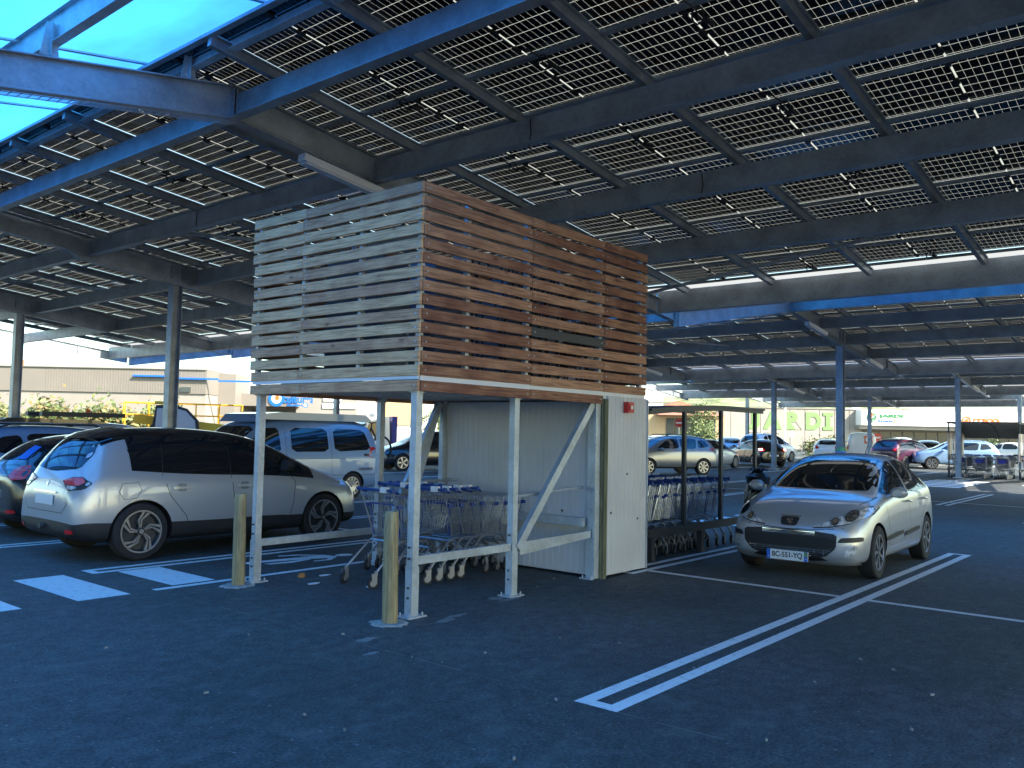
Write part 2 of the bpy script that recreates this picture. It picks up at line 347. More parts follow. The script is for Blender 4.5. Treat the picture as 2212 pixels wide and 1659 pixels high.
# ------------------------------------------------------------------ ground
xs = [-200, -60, -20, 0, 8, 15, 20, 25, 30, 36, 42, 48, 55, 62, 75, 100, 160, 300, 900]
b = MB(); n = len(xs)
for x in xs:
    for y in xs: b.v.append((x, y, zg(x, y)))
for i in range(n-1):
    for j in range(n-1): b.f.append([i*n+j, (i+1)*n+j, (i+1)*n+j+1, i*n+j+1]); b.mi.append(0)
tag(b.build('ground', M['asphalt'], fix=False, smooth=True), kind='structure')
def flat(name, polys, m_='line', z=.004):
    q = MB()
    for p in polys:
        k = len(p); o = len(q.v); q.v += [(x, y, z+zg(x, y)) for x, y in p]; q.f.append(list(range(o, o+k))); q.mi.append(0)
    o = q.build(name, M[m_], fix=False); tag(o, kind='structure'); return o
def rect(x0, x1, y0, y1, n=1):
    return [[(x0+(x1-x0)*i/n, y0), (x0+(x1-x0)*(i+1)/n, y0), (x0+(x1-x0)*(i+1)/n, y1), (x0+(x1-x0)*i/n, y1)] for i in range(n)]
def dbl(x0, x1, yc):     # pair of lines with closed ends
    k = max(1, int((x1-x0)/3))
    return rect(x0, x1, yc+.058, yc+.158, k)+rect(x0, x1, yc-.158, yc-.058, k)+rect(x0, x0+.1, yc-.058, yc+.058)+rect(x1-.1, x1, yc-.058, yc+.058)
polys = dbl(4.46, 14.15, 2.975)+dbl(8.95, 14.15, 5.6)+rect(9.27, 9.37, .3, 2.82)+rect(9.27, 9.37, 3.13, 5.45)
polys += dbl(4.46, 14.15, 9.85)+rect(4.46, 14.15, 8.3, 8.4, 4)+rect(9.27, 9.37, 10.0, 12.6)+rect(9.27, 9.37, -2.3, .3)
for y in (12.65, 15.3, 17.95, 20.6, 23.25, 25.9, .32, -2.33): polys += dbl(4.46, 14.15, y)
for x0 in (20.6, 37.2, 53.5):
    for y in (-2.3, .35, 3.0, 5.55, 8.2, 10.85, 13.5, 16.15, 18.8, 21.5, 24.1): polys += dbl(x0, x0+9.8, y)
    polys += rect(x0+4.85, x0+4.95, -2.3, 24.1, 8)
flat('road_markings', polys)
zeb = rect(4.72, 5.22, 8.46, 9.66)
for i in range(7): zeb += rect(3.69-1.0*i, 4.2-1.0*i, 8.3, 9.84)
zeb += rect(16.2, 16.75, 5.9, 8.0)+rect(17.2, 17.75, 5.9, 8.0)+rect(18.2, 18.75, 5.9, 8.0)+rect(15.2, 15.75, 5.9, 8.0)
for i in range(6): zeb += rect(33.2+i, 33.75+i, 7.0, 9.0)
flat('zebra_crossing_markings', zeb)
# pedestrian figure painted on the path: head towards +X, feet towards the crossing
def ell(cx, cy, a, b_, k=16): return [(cx+a*math.cos(2*math.pi*i/k), cy+b_*math.sin(2*math.pi*i/k)) for i in range(k)]
fig = [ell(7.08, 8.98, .2, .1), [(6.86, 8.95), (6.80, 9.12), (6.25, 9.22), (6.2, 9.0), (6.72, 8.86)],
       [(6.3, 9.18), (6.22, 9.0), (5.15, 9.16), (4.98, 9.13), (4.93, 9.26), (5.15, 9.29)],
       [(6.32, 9.05), (6.2, 8.95), (5.72, 8.88), (5.25, 8.95), (5.2, 9.04), (5.75, 9.0)],
       [(6.8, 9.14), (6.72, 9.10), (6.35, 9.33), (5.98, 9.42), (6.0, 9.48), (6.4, 9.42)],
       [(6.78, 8.9), (6.7, 8.86), (6.45, 8.74), (6.1, 8.78), (6.12, 8.84), (6.44, 8.82), (6.66, 8.96)]]
fig = [[(6.05+(x-4.93)*.64, y) for x, y in pl] for pl in fig]
flat('pedestrian_symbol_marking', fig)
rs = random.Random(4); sm_ = []
y = .6
while y < 8.2: e = y+rs.uniform(.08, .5); w_ = rs.uniform(.003, .008); o_ = rs.uniform(-.012, .012); sm_.append([(4.47+o_, y), (4.47+o_+w_, y), (4.47-o_+w_, e), (4.47-o_, e)]); y = e+rs.uniform(.02, .3)
x = 4.5
while x < 8.3: e = x+rs.uniform(.08, .4); sm_.append([(x, 5.28), (e, 5.29), (e, 5.295), (x, 5.286)]); x = e+rs.uniform(.05, .4)
flat('asphalt_seam', sm_, 'litter', .003)
rs = random.Random(12); st_ = []
for cx, cy, a_, b_ in ((6.62, 5.62, .16, .10), (6.72, 5.50, .22, .06), (5.75, 5.35, .22, .05), (5.55, 5.28, .16, .07), (4.6, 5.25, .14, .06), (4.35, 4.9, .10, .05)):
    st_.append([(cx+a_*rs.uniform(.5, 1)*math.cos(k*math.pi/8), cy+b_*rs.uniform(.4, 1)*math.sin(k*math.pi/8)) for k in range(16)])
flat('cement_stain', st_, 'litter', .0035)
# ------------------------------------------------------------------ solar canopies
S, S2 = M['steel'], M['steel2']
FR = [-33.0, -24.7, -16.35, -8.0, .35, 8.7, 17.05, 25.3, 32.4]
def zu(t): return 5.22-.11*t if t >= 0 else 5.22+.178*t      # rafter underside along x offset from the ridge
panel_me = MB()
_ = panel_me.add([(0, 0, 0), (1.72, 0, 0), (1.72, 1.0205, 0), (0, 1.0205, 0)], [(0, 1, 2, 3)])
pme = panel_me.mesh('solar_panel', M['solar']); uvl = pme.uv_layers.new(name='UVMap')
for l in pme.loops: v = pme.vertices[l.vertex_index].co; uvl.data[l.index].uv = (v.x, v.y)
jb = MB()
for v in (.12, .5, .86): jb.box(.845, .895, v-.05, v+.05, -.028, -.002)
jb.box(.868, .878, .17, .45, -.012, -.004); jb.box(.868, .878, .55, .81, -.012, -.004)
jbme = jb.mesh('junction_boxes', M['plast'])
slope = math.atan(.11)
PM = Matrix(((0, math.cos(slope), -math.sin(slope), 0), (1, 0, 0, 0), (0, -math.sin(slope), -math.cos(slope), 0), (0, 0, 0, 1)))
def pm(t, y):      # panel local (long side along Y, short side down the slope), lower face seen from below
    z = 5.70-.11*t
    m_ = Matrix(((0, math.cos(slope), math.sin(slope), t), (1, 0, 0, y), (0, -math.sin(slope), math.cos(slope), z), (0, 0, 0, 1)))
    return m_
def canopy(ix, ridge, back, label, y0, y1, detail):
    zo = -.15 if ix > 1 else 0
    root = thing('solar_canopy', label, 'solar carport', (ridge, 0, zo), group='rows of solar canopies over the car park')
    frames = [f for f in FR if y0-.1 <= f <= y1+.1]
    col, val, vx = 3.96, 10.45, -back
    def pt(t, y, z): return (t, y, z)
    for f in frames:
        # rafter web with a deeper haunch over the column
        top = [(vx, zu(vx)+.30), (0, 5.60), (val, zu(val)+.30)]
        bot = [(val, zu(val)), (col+2.6, zu(col+2.6)), (col+2.4, zu(col+2.4)-.12), (col-2.0, zu(col-2.0)-.12), (col-2.3, zu(col-2.3)), (0, 5.22), (vx, zu(vx))]
        q = MB(); q.prism(top+bot, lambda a, c: (a, f-.005, c), lambda a, c: (a, f+.005, c))
        for seq in (top, bot):
            for a, c in zip(seq, seq[1:]): q.bar((a[0], f, a[1]), (c[0], f, c[1]), .14, .014)
        for t in (vx+.01, -.02, .02, col-.12, col+.12, val-.01, col+2.6, 8.6):
            q.box(t-.006, t+.006, f-.068, f+.068, zu(t)+.01, zu(t)+(.36 if abs(t) < .1 else .28))
        q.build('rafter', S, root)
        if f < 32 or True:
            q = MB(); gz = zg(ridge+col, f)-zo
            q.ibeam((col, f, gz+.02), (col, f, zu(col)-.13), .22, .20, .014, .010, up=(1, 0, 0))
            c = q.build('column', S, root)
            q = MB(); q.box(col-.2, col+.2, f-.2, f+.2, gz, gz+.025)
            for sx in (-.15, .15):
                for sy in (-.15, .15): q.tube([(col+sx, f+sy, gz), (col+sx, f+sy, gz+.07)], .014)
            q.build('base_plate', S2, c)
        for t in (-2.0, -.55, -3.45, -4.9):
            if t > vx+.3:
                zt = 5.60+.178*t
                q = MB(); q.prism([(-.09, zt), (.09, zt), (.04, zt+.34), (-.04, zt+.34)], lambda a, c: (t+a, f-.004, c), lambda a, c: (t+a, f+.004, c))
                q.bar((t, f, zt), (t, f, zt+.34), .10, .01, up=(1, 0, 0)); q.build('purlin_bracket', S2, root)
    # blue side: purlins over the rafters, polycarbonate sheets on top
    for t in (-.5, -1.95, -3.4, -4.85):
        if t > vx+.2:
            zb = 5.60+.178*t+.13
            q = MB(); q.ibeam((t, y0-.3, zb+.15), (t, y1+.3, zb+.15), .30, .10, .006, .005); q.build('purlin', M['steel_lit'], root)
    ys = y0-.2
    while ys < y1+.1:
        ye = min(ys+2.38, y1+.3); q = MB()
        vs_ = vx-.72 if ix else vx; za, zb = 6.03+.178*vs_+.005, 6.03-.178*.30+.005
        q.add([(vs_, ys+.01, za), (-.30, ys+.01, zb), (-.30, ye-.01, zb), (vs_, ye-.01, za)], [(0, 1, 2, 3)])
        o = q.build('translucent_sheet', M['blue'], root, fix=False)
        q = MB(); q.bar((vs_, ye, za-.012), (-.30, ye, zb-.012), .05, .02); q.build('glazing_bar', M['whitep'], o)
        ys += 2.38
    # PV side: purlins between the rafters
    for t in (.03, 2.15, 4.4, 6.65, 9.75):
        for a, c in zip(frames, frames[1:]):
            h = .33 if t < 9 else .45
            zt = (5.52 if t < 9 else 5.66)-.11*t
            q = MB(); q.bar((t, a+.012, zt-h/2), (t, c-.012, zt-h/2), .006, h)
            q.bar((t+.045, a+.012, zt-.004), (t+.045, c-.012, zt-.004), .1, .008); q.bar((t-.07, a+.012, zt-h+.004), (t-.07, c-.012, zt-h+.004), .14, .008)
            for yy in (a+.10, c-.10):
                for dz in (.08, .16, .24):
                    q.tube([(t-.012, yy, zt-dz), (t+.012, yy, zt-dz)], .012)
            q.build('purlin', S, root)
    # rails down the slope
    j0 = math.ceil((y0+.2-4.52)/1.74); j1 = math.floor((y1-.2-4.52)/1.74)
    ta, tb = -.72, 9.45
    for j in range(j0, j1+1):
        y = 4.52+1.74*j
        q = MB(); q.bar((ta, y, 5.60-.11*ta), (tb+.25, y, 5.60-.11*(tb+.25)), .07, .10)
        q.bar((ta, y, 5.655-.11*ta), (tb+.25, y, 5.655-.11*(tb+.25)), .13, .02)
        q.build('panel_rail', S, root)
    for k in range(11):
        t = ta+1.015*k
        q = MB(); q.bar((t, 4.52+1.74*j0, 5.66-.11*t), (t, 4.52+1.74*j1, 5.66-.11*t), .075, .035); q.build('cross_batten', S, root)
    q = MB(); za_, zb_ = 5.70-.11*(tb+.02), 5.665-.11*10.0
    q.add([(tb+.02, y0, za_), (10.0, y0, zb_), (10.0, y1, zb_), (tb+.02, y1, za_)], [(0, 1, 2, 3)]); q.build('added_valley_diffuser', M['sun_diffuser'], root, fix=False)  # added strip: stops sun streaks through the valley slit, spreads the light white
    slots = []
    for j in range(j0, j1):
        for k in range(10): slots.append((ta+1.015*k+.01, 4.52+1.74*j+.01))
    C0 = Vector((ridge, 0)); 
    def vis(s_):
        p = Vector((ridge+s_[0]+.5, s_[1]+.8)); d = p.dot(Vector((math.cos(PSI), math.sin(PSI)))); l = p.dot(Vector((math.sin(PSI), -math.cos(PSI))))
        return (1000 if d < .5 or abs(l/d) > .72 else 0)+abs(p.length)
    slots.sort(key=vis)
    nd = detail
    for s_ in slots[:nd]:
        o = link('solar_panel', pme, root); o.matrix_local = pm(*s_)
        link('junction_boxes', jbme, o)
    if len(slots) > nd:
        me = bpy.data.meshes.new('solar_panels'); vs = []; fs = []
        for s_ in slots[nd:]:
            mm = pm(*s_); o_ = len(vs)
            vs += [tuple(mm@Vector(p_)) for p_ in ((0, 0, 0), (1.72, 0, 0), (1.72, 1.0205, 0), (0, 1.0205, 0))]; fs.append((o_, o_+1, o_+2, o_+3))
        me.from_pydata(vs, [], fs); me.materials.append(M['solar']); u = me.uv_layers.new(name='UVMap')
        for i, l in enumerate(me.loops): u.data[i].uv = ((0, 0), (1.72, 0), (1.72, 1.0205), (0, 1.0205))[i % 4]
        tag(link('solar_panels', me, root), kind='stuff')
    return root
CAN = [canopy(0, -11.3, 5.9, 'unseen solar canopy row behind the viewpoint, dark panels, added for light and reflections', -16.35, 32.4, 0),  # unseen row, added for its light and reflections
 canopy(1, 5.34, 6.15, 'nearest solar canopy, its dark panels filling the top of the photo above the slatted shelter', -16.35, 32.4, 100),
 canopy(2, 22.1, 6.2, 'second solar canopy row, its blue lit rafter and columns behind the silver hatchback', -16.35, 32.4, 100),
 canopy(3, 37.3, 4.7, 'third solar canopy row, above the far trolley shelter', .35, 25.3, 60),
 canopy(4, 52.6, 4.8, 'farthest solar canopy row, in front of the shop fronts', 8.7, 25.3, 0)]
# cables, lamps and cable tray of the nearest two canopies
def zpv(t): return 5.70-.11*t
r1 = CAN[1]
for (t, y) in ((1.35, 5.2), (3.4, 5.3), (3.4, 3.5), (5.4, 3.4), (1.3, 7.2), (3.3, 7.2), (5.5, 5.3), (7.4, 3.5), (7.5, 5.3), (1.4, 3.5), (1.2, 12.3), (3.4, 12.3), (3.3, 14.0), (1.3, 15.8), (5.4, 12.4), (7.5, 12.2), (5.4, 15.6), (3.4, 17.6), (9.0, 5.3), (9.0, 3.4), (9.0, 7.0), (7.4, 17.5)):
    q = MB(); c0 = Vector((t, y, zpv(t)-.05))
    q.tube([c0+Vector((.06*math.cos(a), .075*math.sin(a)*.7, -.06-.055*math.sin(a+1))) for a in [i*math.pi/5 for i in range(11)]], .009, 5)
    q.tube([c0+Vector((-.25, .03, 0)), c0+Vector((-.1, -.03, -.05)), c0+Vector((.05, .02, -.07)), c0+Vector((.2, -.05, -.05)), c0+Vector((.38, .03, 0))], .009, 5)
    q.box(c0.x+.1, c0.x+.22, y-.045, y-.005, c0.z-.07, c0.z-.04)
    q.build('panel_cable', M['plast'], r1, True)
for (t, y) in ((2.15, 6.0), (2.15, 13.1), (4.4, 12.5), (4.4, 5.0), (6.65, 13.0)):
    z = 5.52-.11*t; q = MB(); q.tube([(t+.03, y, z), (t-.05, y-.04, z-.05), (t-.07, y-.07, z-.2), (t-.05, y-.03, z-.33), (t+.02, y, z-.36)], .008, 5); q.build('drop_cable', M['plast'], r1, True)
def tray(root, f, pts):
    q = MB()
    for a, c in zip(pts, pts[1:]):
        za, zc = zu(a)-.06, zu(c)-.06
        for dy in (-.1, -.07, -.03, .01, .05, .08): q.bar((a, f+dy-.03, za-(.0 if abs(dy) < .09 else -.04)), (c, f+dy-.03, zc-(.0 if abs(dy) < .09 else -.04)), .006, .006)
        k = int((c-a)/.09)
        for i in range(k):
            t = a+(c-a)*i/k; z = za+(zc-za)*i/k; q.bar((t, f-.13, z), (t, f+.06, z), .006, .006, up=(1, 0, 0))
    q.build('wire_cable_tray', M['wire'], root)
tray(r1, 8.66, [-6.0, -3, 0, 3.9, 8.0]); tray(CAN[2], 8.66, [-6.2, 0, 8])
for t, z, rr in ((1.0, 0, r1), (1.0, 0, CAN[2]), (6.3, 0, CAN[2]), (1.0, 0, CAN[3]), (6.3, 0, CAN[3]), (6.3, 0, r1), (1., 0, CAN[4])):
    for f in ((8.58,) if rr in (r1, CAN[4]) else (8.58, 16.93)):
        q = MB(); q.bar((t-.1, f, zu(t-.1)-.13), (t+1.35, f, zu(t+1.35)-.13), .14, .09); o = q.build('lamp_housing', M['whitep'], rr)
        q = MB(); q.bar((t-.07, f, zu(t-.07)-.19), (t+1.32, f, zu(t+1.32)-.19), .11, .03); q.build('lamp_cover', M['lamp'], o)
for rr, y0 in ((r1, 2.2), (r1, 17.6), (CAN[2], 10), (r1, 9.3)):
    q = MB(); q.bar((6.7, y0, 4.62), (8.9, y0+6.2, 4.42) if y0 < 3 else (2.2, y0+5, 5.12), .05, .05); q.build('tie_bar', S2, rr)
# ------------------------------------------------------------------ timber clad equipment shelter with trolley bay
sh = thing('equipment_shelter', 'raised box of horizontal timber slats on galvanised posts with white panelled cabin', 'shelter', (5.4, 5.58, 0))
L_, W_ = 3.93, 2.55
def sq(b_, x, y, z0, z1, s_=.08): return b_.box(x-s_/2, x+s_/2, y-s_/2, y+s_/2, z0, z1)
posts = [(.04, .04), (1.45, .04), (.06, 2.5), (1.85, 2.55), (2.93, .06), (2.93, 2.5)]
for i, (x, y) in enumerate(posts):
    q = MB(); sq(q, x, y, .45, 2.10, .075); o = q.build('post', S2, sh)
    q = MB(); sq(q, x, y, .012, .45, .088); q.box(x-.11, x+.11, y-.09, y+.09, 0, .012)
    for a, c in ((.08, .06), (-.08, .06), (.08, -.06), (-.08, -.06)): q.tube([(x+a, y+c, 0), (x+a, y+c, .04)], .009)
    q.build('base_foot', S2, o)
    for z in (.17, .26, .52, .62):
        if i < 4: q = MB(); q.tube([(x-.056, y, z), (x-.036, y, z)], .011, 6); q.build('bolt', M['dark'], o)
    q = MB(); q.box(x-.05, x+.05, y-.05, y+.05, 2.02, 2.075); q.build('head_plate', S2, o)
def rail(a, c, w_=.05, h_=.075, nm='rail'): q = MB(); q.bar(a, c, w_, h_); return q.build(nm, S2, sh)
rail((.09, .04, .50), (1.40, .04, .50)); rail((1.50, .04, .50), (2.86, .04, .52)); rail((.11, 2.5, .42), (1.80, 2.55, .42))
rail((2.88, .04, .52), (1.56, .05, .44))
rail((1.50, .02, .48), (2.86, .02, 2.05), .06, .09, 'brace'); rail((2.2, 2.53, .2), (2.86, 2.53, 2.05), .06, .09, 'brace')
q = MB(); q.bar((1.9, 2.5, .3), (2.85, 2.5, 2.05), .06, .09); q.build('brace', S2, sh)
q = MB(); q.tube([(1.5, .1, 1.0), (2.9, .18, 1.05)], .018, 8); q.build('guard_rail', S2, sh, True)
q = MB(); q.tube([(1.9, 2.2, 1.02), (2.9, 2.2, 1.04)], .018, 8); q.build('guard_rail', S2, sh, True)
q = MB(); q.box(2.80, 2.86, .10, 2.35, .60, .70); q.build('bump_rail', S2, sh)
# sandwich panel cabin: vertical ribbed boards
def ribbed(a, c, z0, z1, nrm, name='wall_panel', pitch=.09):
    a, c = Vector(a), Vector(c); d = (c-a); L = d.length; d.normalize(); nv = Vector(nrm); q = MB()
    n_ = int(L/pitch); pr = []
    for i in range(n_+1):
        s_ = min(L, i*pitch); pr += [(s_, 0)]
        if i < n_: pr += [(min(L, s_+pitch-.016), 0), (min(L, s_+pitch-.008), -.007)]
    pr = [p_ for k_, p_ in enumerate(pr) if k_ == 0 or p_[0] > pr[k_-1][0]+1e-6]
    poly = pr+[(L, -.04), (0, -.04)]
    q.prism(poly, lambda s_, o_: tuple(Vector((a.x, a.y, z0))+d*s_+nv*o_), lambda s_, o_: tuple(Vector((a.x, a.y, z1))+d*s_+nv*o_))
    return q.build(name, M['panel'], sh)
ribbed((2.955, .0, 0), (2.955, 1.25, 0), .03, 2.06, (-1, 0, 0)); ribbed((2.955, 1.255, 0), (2.955, 2.5, 0), .03, 2.06, (-1, 0, 0))
ribbed((3.05, -.06, 0), (3.96, -.06, 0), .03, 2.13, (0, -1, 0)); ribbed((3.0, 2.56, 0), (3.9, 2.56, 0), .03, 2.06, (0, 1, 0)); ribbed((3.93, 0, 0), (3.93, 2.5, 0), .03, 2.06, (1, 0, 0))
q = MB(); q.box(2.98, 3.05, -.075, .0, .0, 2.09); q.box(2.955, 2.98, -.05, -.03, 0, 2.09); q.build('corner_post', M['postw'], sh)
q = MB(); q.box(2.86, 2.955, -.03, .0, 0, 2.06); q.box(3.05, 3.062, -.07, -.06, .02, 2.12); q.box(3.955, 3.972, -.075, .0, .02, 2.12); q.build('corner_trim', S2, sh)
q = MB(); q.box(3.4, 3.53, -.13, -.065, 1.94, 2.07); q.box(3.425, 3.505, -.14, -.13, 1.965, 2.045); o = q.build('alarm_box', M['redp'], sh)
q = MB(); q.box(3.445, 3.485, -.146, -.14, 1.985, 2.025); q.build('alarm_button', M['white'], o)
for x, z in ((3.15, .75), (3.75, .65), (3.5, 1.2)): q = MB(); q.tube([(x, -.068, z), (x, -.058, z)], .014, 8); q.build('panel_screw', M['dark'], sh)
for y, z in ((.5, .75), (1.4, .75), (.5, 1.4)): q = MB(); q.tube([(2.945, y, z), (2.957, y, z)], .014, 8); q.build('panel_screw', M['dark'], sh)
# floor deck of the raised box and white band
q = MB(); q.box(.02, 3.92, .0, 2.55, 2.105, 2.14)
for i in range(9): q.box(.02, 3.92, .1+i*.29, .16+i*.29, 2.075, 2.105)
q.build('floor_deck', S2, sh)
q = MB(); q.box(-.018, .0, -.02, 2.57, 2.14, 2.24); q.box(.0, 3.93, -.038, -.02, 2.04, 2.24); q.build('edge_band', M['whitep'], sh)
# studs
ST = [(.0, .0), (.0, .82), (.0, 1.72), (.0, 2.52), (.62, -.0), (1.55, .0), (2.93, .0), (3.85, .0), (3.9, 1.3), (3.9, 2.5), (1.3, 2.52), (2.6, 2.52)]
for x, y in ST: q = MB(); sq(q, x+.03, y+.02, 2.14, 3.96, .05); q.build('stud', S2, sh)
# planks
PITCHZ, PH = .1295, .098
def plank(name, a, c, z, nrm, m_, k=0):
    a, c, nv = Vector((*a[:2], 0)), Vector((*c[:2], 0)), Vector(nrm); q = MB()
    j = random.uniform(-.004, .004); j2 = random.uniform(-.004, .004)
    d = (c-a).normalized()
    v = []
    for p_, dz in ((a, j), (c, j2)):
        for o_, zz in ((0, 0), (.024, .0), (.026, .003), (.026, PH-.003), (.024, PH), (0, PH)): v.append(tuple(p_+nv*o_+Vector((0, 0, z+dz+zz))))
    q.add(v, [(0, 1, 2, 3, 4, 5), (11, 10, 9, 8, 7, 6)]+[(i, 6+i, 6+(i+1) % 6, (i+1) % 6) for i in range(6)])
    for e, s_ in ((a, 1), (c, -1)):
        pass
    o = q.build('plank', m_, sh)
    q = MB()
    for e in (a+d*.05, c-d*.05) if k else ():
        q = MB(); p_ = e+Vector((0, 0, z+PH/2)); q.tube([p_+nv*.024, p_+nv*.030], .009, 6); q.build('screw', S2, o)
for r_ in range(15):
    z = 2.045+PITCHZ*r_+(.0 if r_ else -.012)
    cut = 1.72+random.uniform(-.05, .05) if r_ % 3 else 1.70
    jl = random.uniform(-.02, .02)
    plank('plank', (-.002, -.035, z), (-.002, cut-.003, z), z, (-1, 0, 0), M['woodg'], 1)
    plank('plank', (-.002, cut+.003, z), (-.002, 2.60+jl, z), z, (-1, 0, 0), M['woodg'], 1)
    cs = (1.60, 2.98)
    plank('plank', (.0, -.022, z), (cs[0]-.003, -.022, z), z, (0, -1, 0), M['woodr'], 1)
    plank('plank', (cs[0]+.003, -.022, z), (cs[1]-.003, -.022, z), z, (0, -1, 0), M['woodr'] if r_ != 5 else M['dark'], 1)
    if r_: plank('plank', (cs[1]+.003, -.022, z), (3.95+jl*.5, -.022, z), z, (0, -1, 0), M['woodr'], 1)
    if r_ % 2 == 0 or True:
        plank('plank', (.02, 2.575, z), (3.93, 2.575, z), z, (0, 1, 0), M['woodr'])
        plank('plank', (3.93, .0, z), (3.93, 2.57, z), z, (1, 0, 0), M['woodr'])
for (x, y, w_, d_, h_) in ((.35, .9, .35, .9, 1.25), (1.2, 1.0, .5, .4, 1.4), (2.3, .9, .6, .5, 1.3), (3.2, 1.2, .5, .5, 1.5)):
    q = MB(); q.box(x, x+w_, y, y+d_, 2.2, 2.2+h_)
    for i in range(6): q.box(x-.012, x, y+.05, y+d_-.05, 2.35+i*.12, 2.40+i*.12)
    q.build('electrical_cabinet', M['bluecase'], sh)
q = MB()
for i in range(26): x = 1.0+random.random()*2.6; q.tube([(x, .4, 2.2), (x+random.uniform(-.05, .05), .45, 2.9), (x+random.uniform(-.3, .3), .5, 3.5)], .012, 5)
q.build('cable_bundle', M['plast'], sh)
# ------------------------------------------------------------------ bollards
def bollard(x, y, h, r, label, seed):
    rnd = random.Random(seed); t = thing('wooden_bollard', label, 'bollard', (x, y, 0), group='round wooden bollards')
    q = MB(); n_ = 20; prof = []
    zs = [0, .15, .35, .5, .58, .66, .8, .93, .985, 1.0]
    for k, z in enumerate(zs):
        rr = r*(1-.10*z)*(1 if z < .95 else (.97 if z < .99 else .9))
        off = (.006*math.sin(z*5+seed), .006*math.cos(z*4+seed))
        for j in range(n_):
            a = 2*math.pi*j/n_; kk = rr*(1+.03*math.sin(3*a+seed)+.015*rnd.uniform(-1, 1)+(-.12 if (z == .58 and seed == 2 and 3.4 < a < 4.2) else 0)+(.05 if z == .66 and 3.2 < a < 4.4 else 0))
            q.v.append((off[0]+kk*math.cos(a), off[1]+kk*math.sin(a), z*h))
    for k in range(len(zs)-1):
        for j in range(n_): q.f.append([k*n_+j, k*n_+(j+1) % n_, (k+1)*n_+(j+1) % n_, (k+1)*n_+j]); q.mi.append(0)
    q.f.append([(len(zs)-1)*n_+j for j in range(n_)]); q.mi.append(0)
    q.build('post', M['woodb'], t, True)
    q = MB(); pts = []
    for j in range(26):
        a = 2*math.pi*j/26; rr = .17*(1+.18*rnd.uniform(-1, 1)); pts.append((rr*math.cos(a), rr*math.sin(a)))
    q.prism(pts, lambda a, c: (a, c, .001), lambda a, c: (a*.86, c*.86, .012)); q.build('concrete_footing', M['conc'], t)
bollard(5.2, 8.0, .965, .068, 'round wooden bollard on the pedestrian path, left of the shelter', 1)
bollard(5.12, 5.56, .965, .069, 'nearest round wooden bollard with a dark knot, in front of the shelter corner post', 2)
# ------------------------------------------------------------------ cars
def sec(s_):
    x, zb, w_, zs, ws, zte, wt, zt = s_
    zm = zb+(zs-zb)*.55
    return [(0, zb), (w_*.80, zb), (w_*.965, zb+.05), (w_, zb+(zm-zb)*.55), (w_*1.0, zm), (ws+(w_-ws)*.55, zs-.10*(zs-zb)), (ws, zs),
            (ws+(wt-ws)*.46+.012, zs+(zte-zs)*.5), (wt, zte), (wt*.72, zte+(zt-zte)*.72), (0, zt)]
def body_mesh(sts, mats, black_from=None, band=None, lowtrim=None, lv=2):
    q = MB(); K = 11; n_ = 2*K-2
    for s_ in sts:
        h_ = sec(s_); x = s_[0]
        ring = [(x, y, z) for y, z in h_]+[(x, -y, z) for y, z in h_[1:-1][::-1]]
        q.v += ring
    for i in range(len(sts)-1):
        for j in range(n_):
            a, c = j, (j+1) % n_; e = j if j < K-1 else n_-1-j
            q.f.append([i*n_+a, i*n_+c, (i+1)*n_+c, (i+1)*n_+a])
            mi_ = 0
            xm = (sts[i][0]+sts[i+1][0])/2
            if lowtrim is not None and e < lowtrim: mi_ = 1
            if black_from and e >= 8 and black_from[0] < xm < black_from[1]: mi_ = 2
            if band and 6 <= e < 8 and band[0] < xm < band[1]: mi_ = 2
            q.mi.append(mi_)
    for i, sg in ((0, 1), (len(sts)-1, -1)):     # end caps as quad strips
        o = i*n_; 
        for k in range(K-1):
            a, c, d, e = o+k, o+k+1, o+(n_-k-1) % n_, o+(n_-k) % n_
            if k == 0: q.f.append([o, o+1, o+n_-1])
            elif k == K-2: q.f.append([o+k, o+k+1, o+n_-k])
            else: q.f.append([o+k, o+k+1, o+n_-k-1, o+n_-k])
            q.mi.append(1 if (lowtrim and k < lowtrim) else 0)
    me = q.mesh('body', mats)
    bm = bmesh.new(); bm.from_mesh(me); bmesh.ops.recalc_face_normals(bm, faces=bm.faces); bm.to_mesh(me); bm.free()
    o = bpy.data.objects.new('tmp', me); COL.objects.link(o)
    md = o.modifiers.new('s', 'SUBSURF'); md.levels = lv; md.render_levels = lv
    dg = bpy.context.evaluated_depsgraph_get(); ev = o.evaluated_get(dg)
    m2 = bpy.data.meshes.new_from_object(ev); bpy.data.objects.remove(o)
    return m2
def cut(me, cyls, mats):
    o = bpy.data.objects.new('tmp', me); COL.objects.link(o); tmp = [o]
    q = MB()
    for x, y, z, r_, w_ in cyls:
        k = 28; a = [(x+r_*math.cos(2*math.pi*i/k), z+r_*math.sin(2*math.pi*i/k)) for i in range(k)]
        q.prism(a, lambda u, v: (u, y-w_/2, v), lambda u, v: (u, y+w_/2, v))
    cm = q.mesh('cut', mats[-1]); bm = bmesh.new(); bm.from_mesh(cm); bmesh.ops.recalc_face_normals(bm, faces=bm.faces); bm.to_mesh(cm); bm.free()
    c = bpy.data.objects.new('tmpc', cm); COL.objects.link(c); tmp.append(c)
    md = o.modifiers.new('b', 'BOOLEAN'); md.operation = 'DIFFERENCE'; md.object = c; md.solver = 'EXACT'; md.material_mode = 'TRANSFER'
    dg = bpy.context.evaluated_depsgraph_get(); m2 = bpy.data.meshes.new_from_object(o.evaluated_get(dg))
    for t in tmp: bpy.data.objects.remove(t)
    return m2
def bvh_of(me):
    bm = bmesh.new(); bm.from_mesh(me); t = BVHTree.FromBMesh(bm); bm.free(); return t
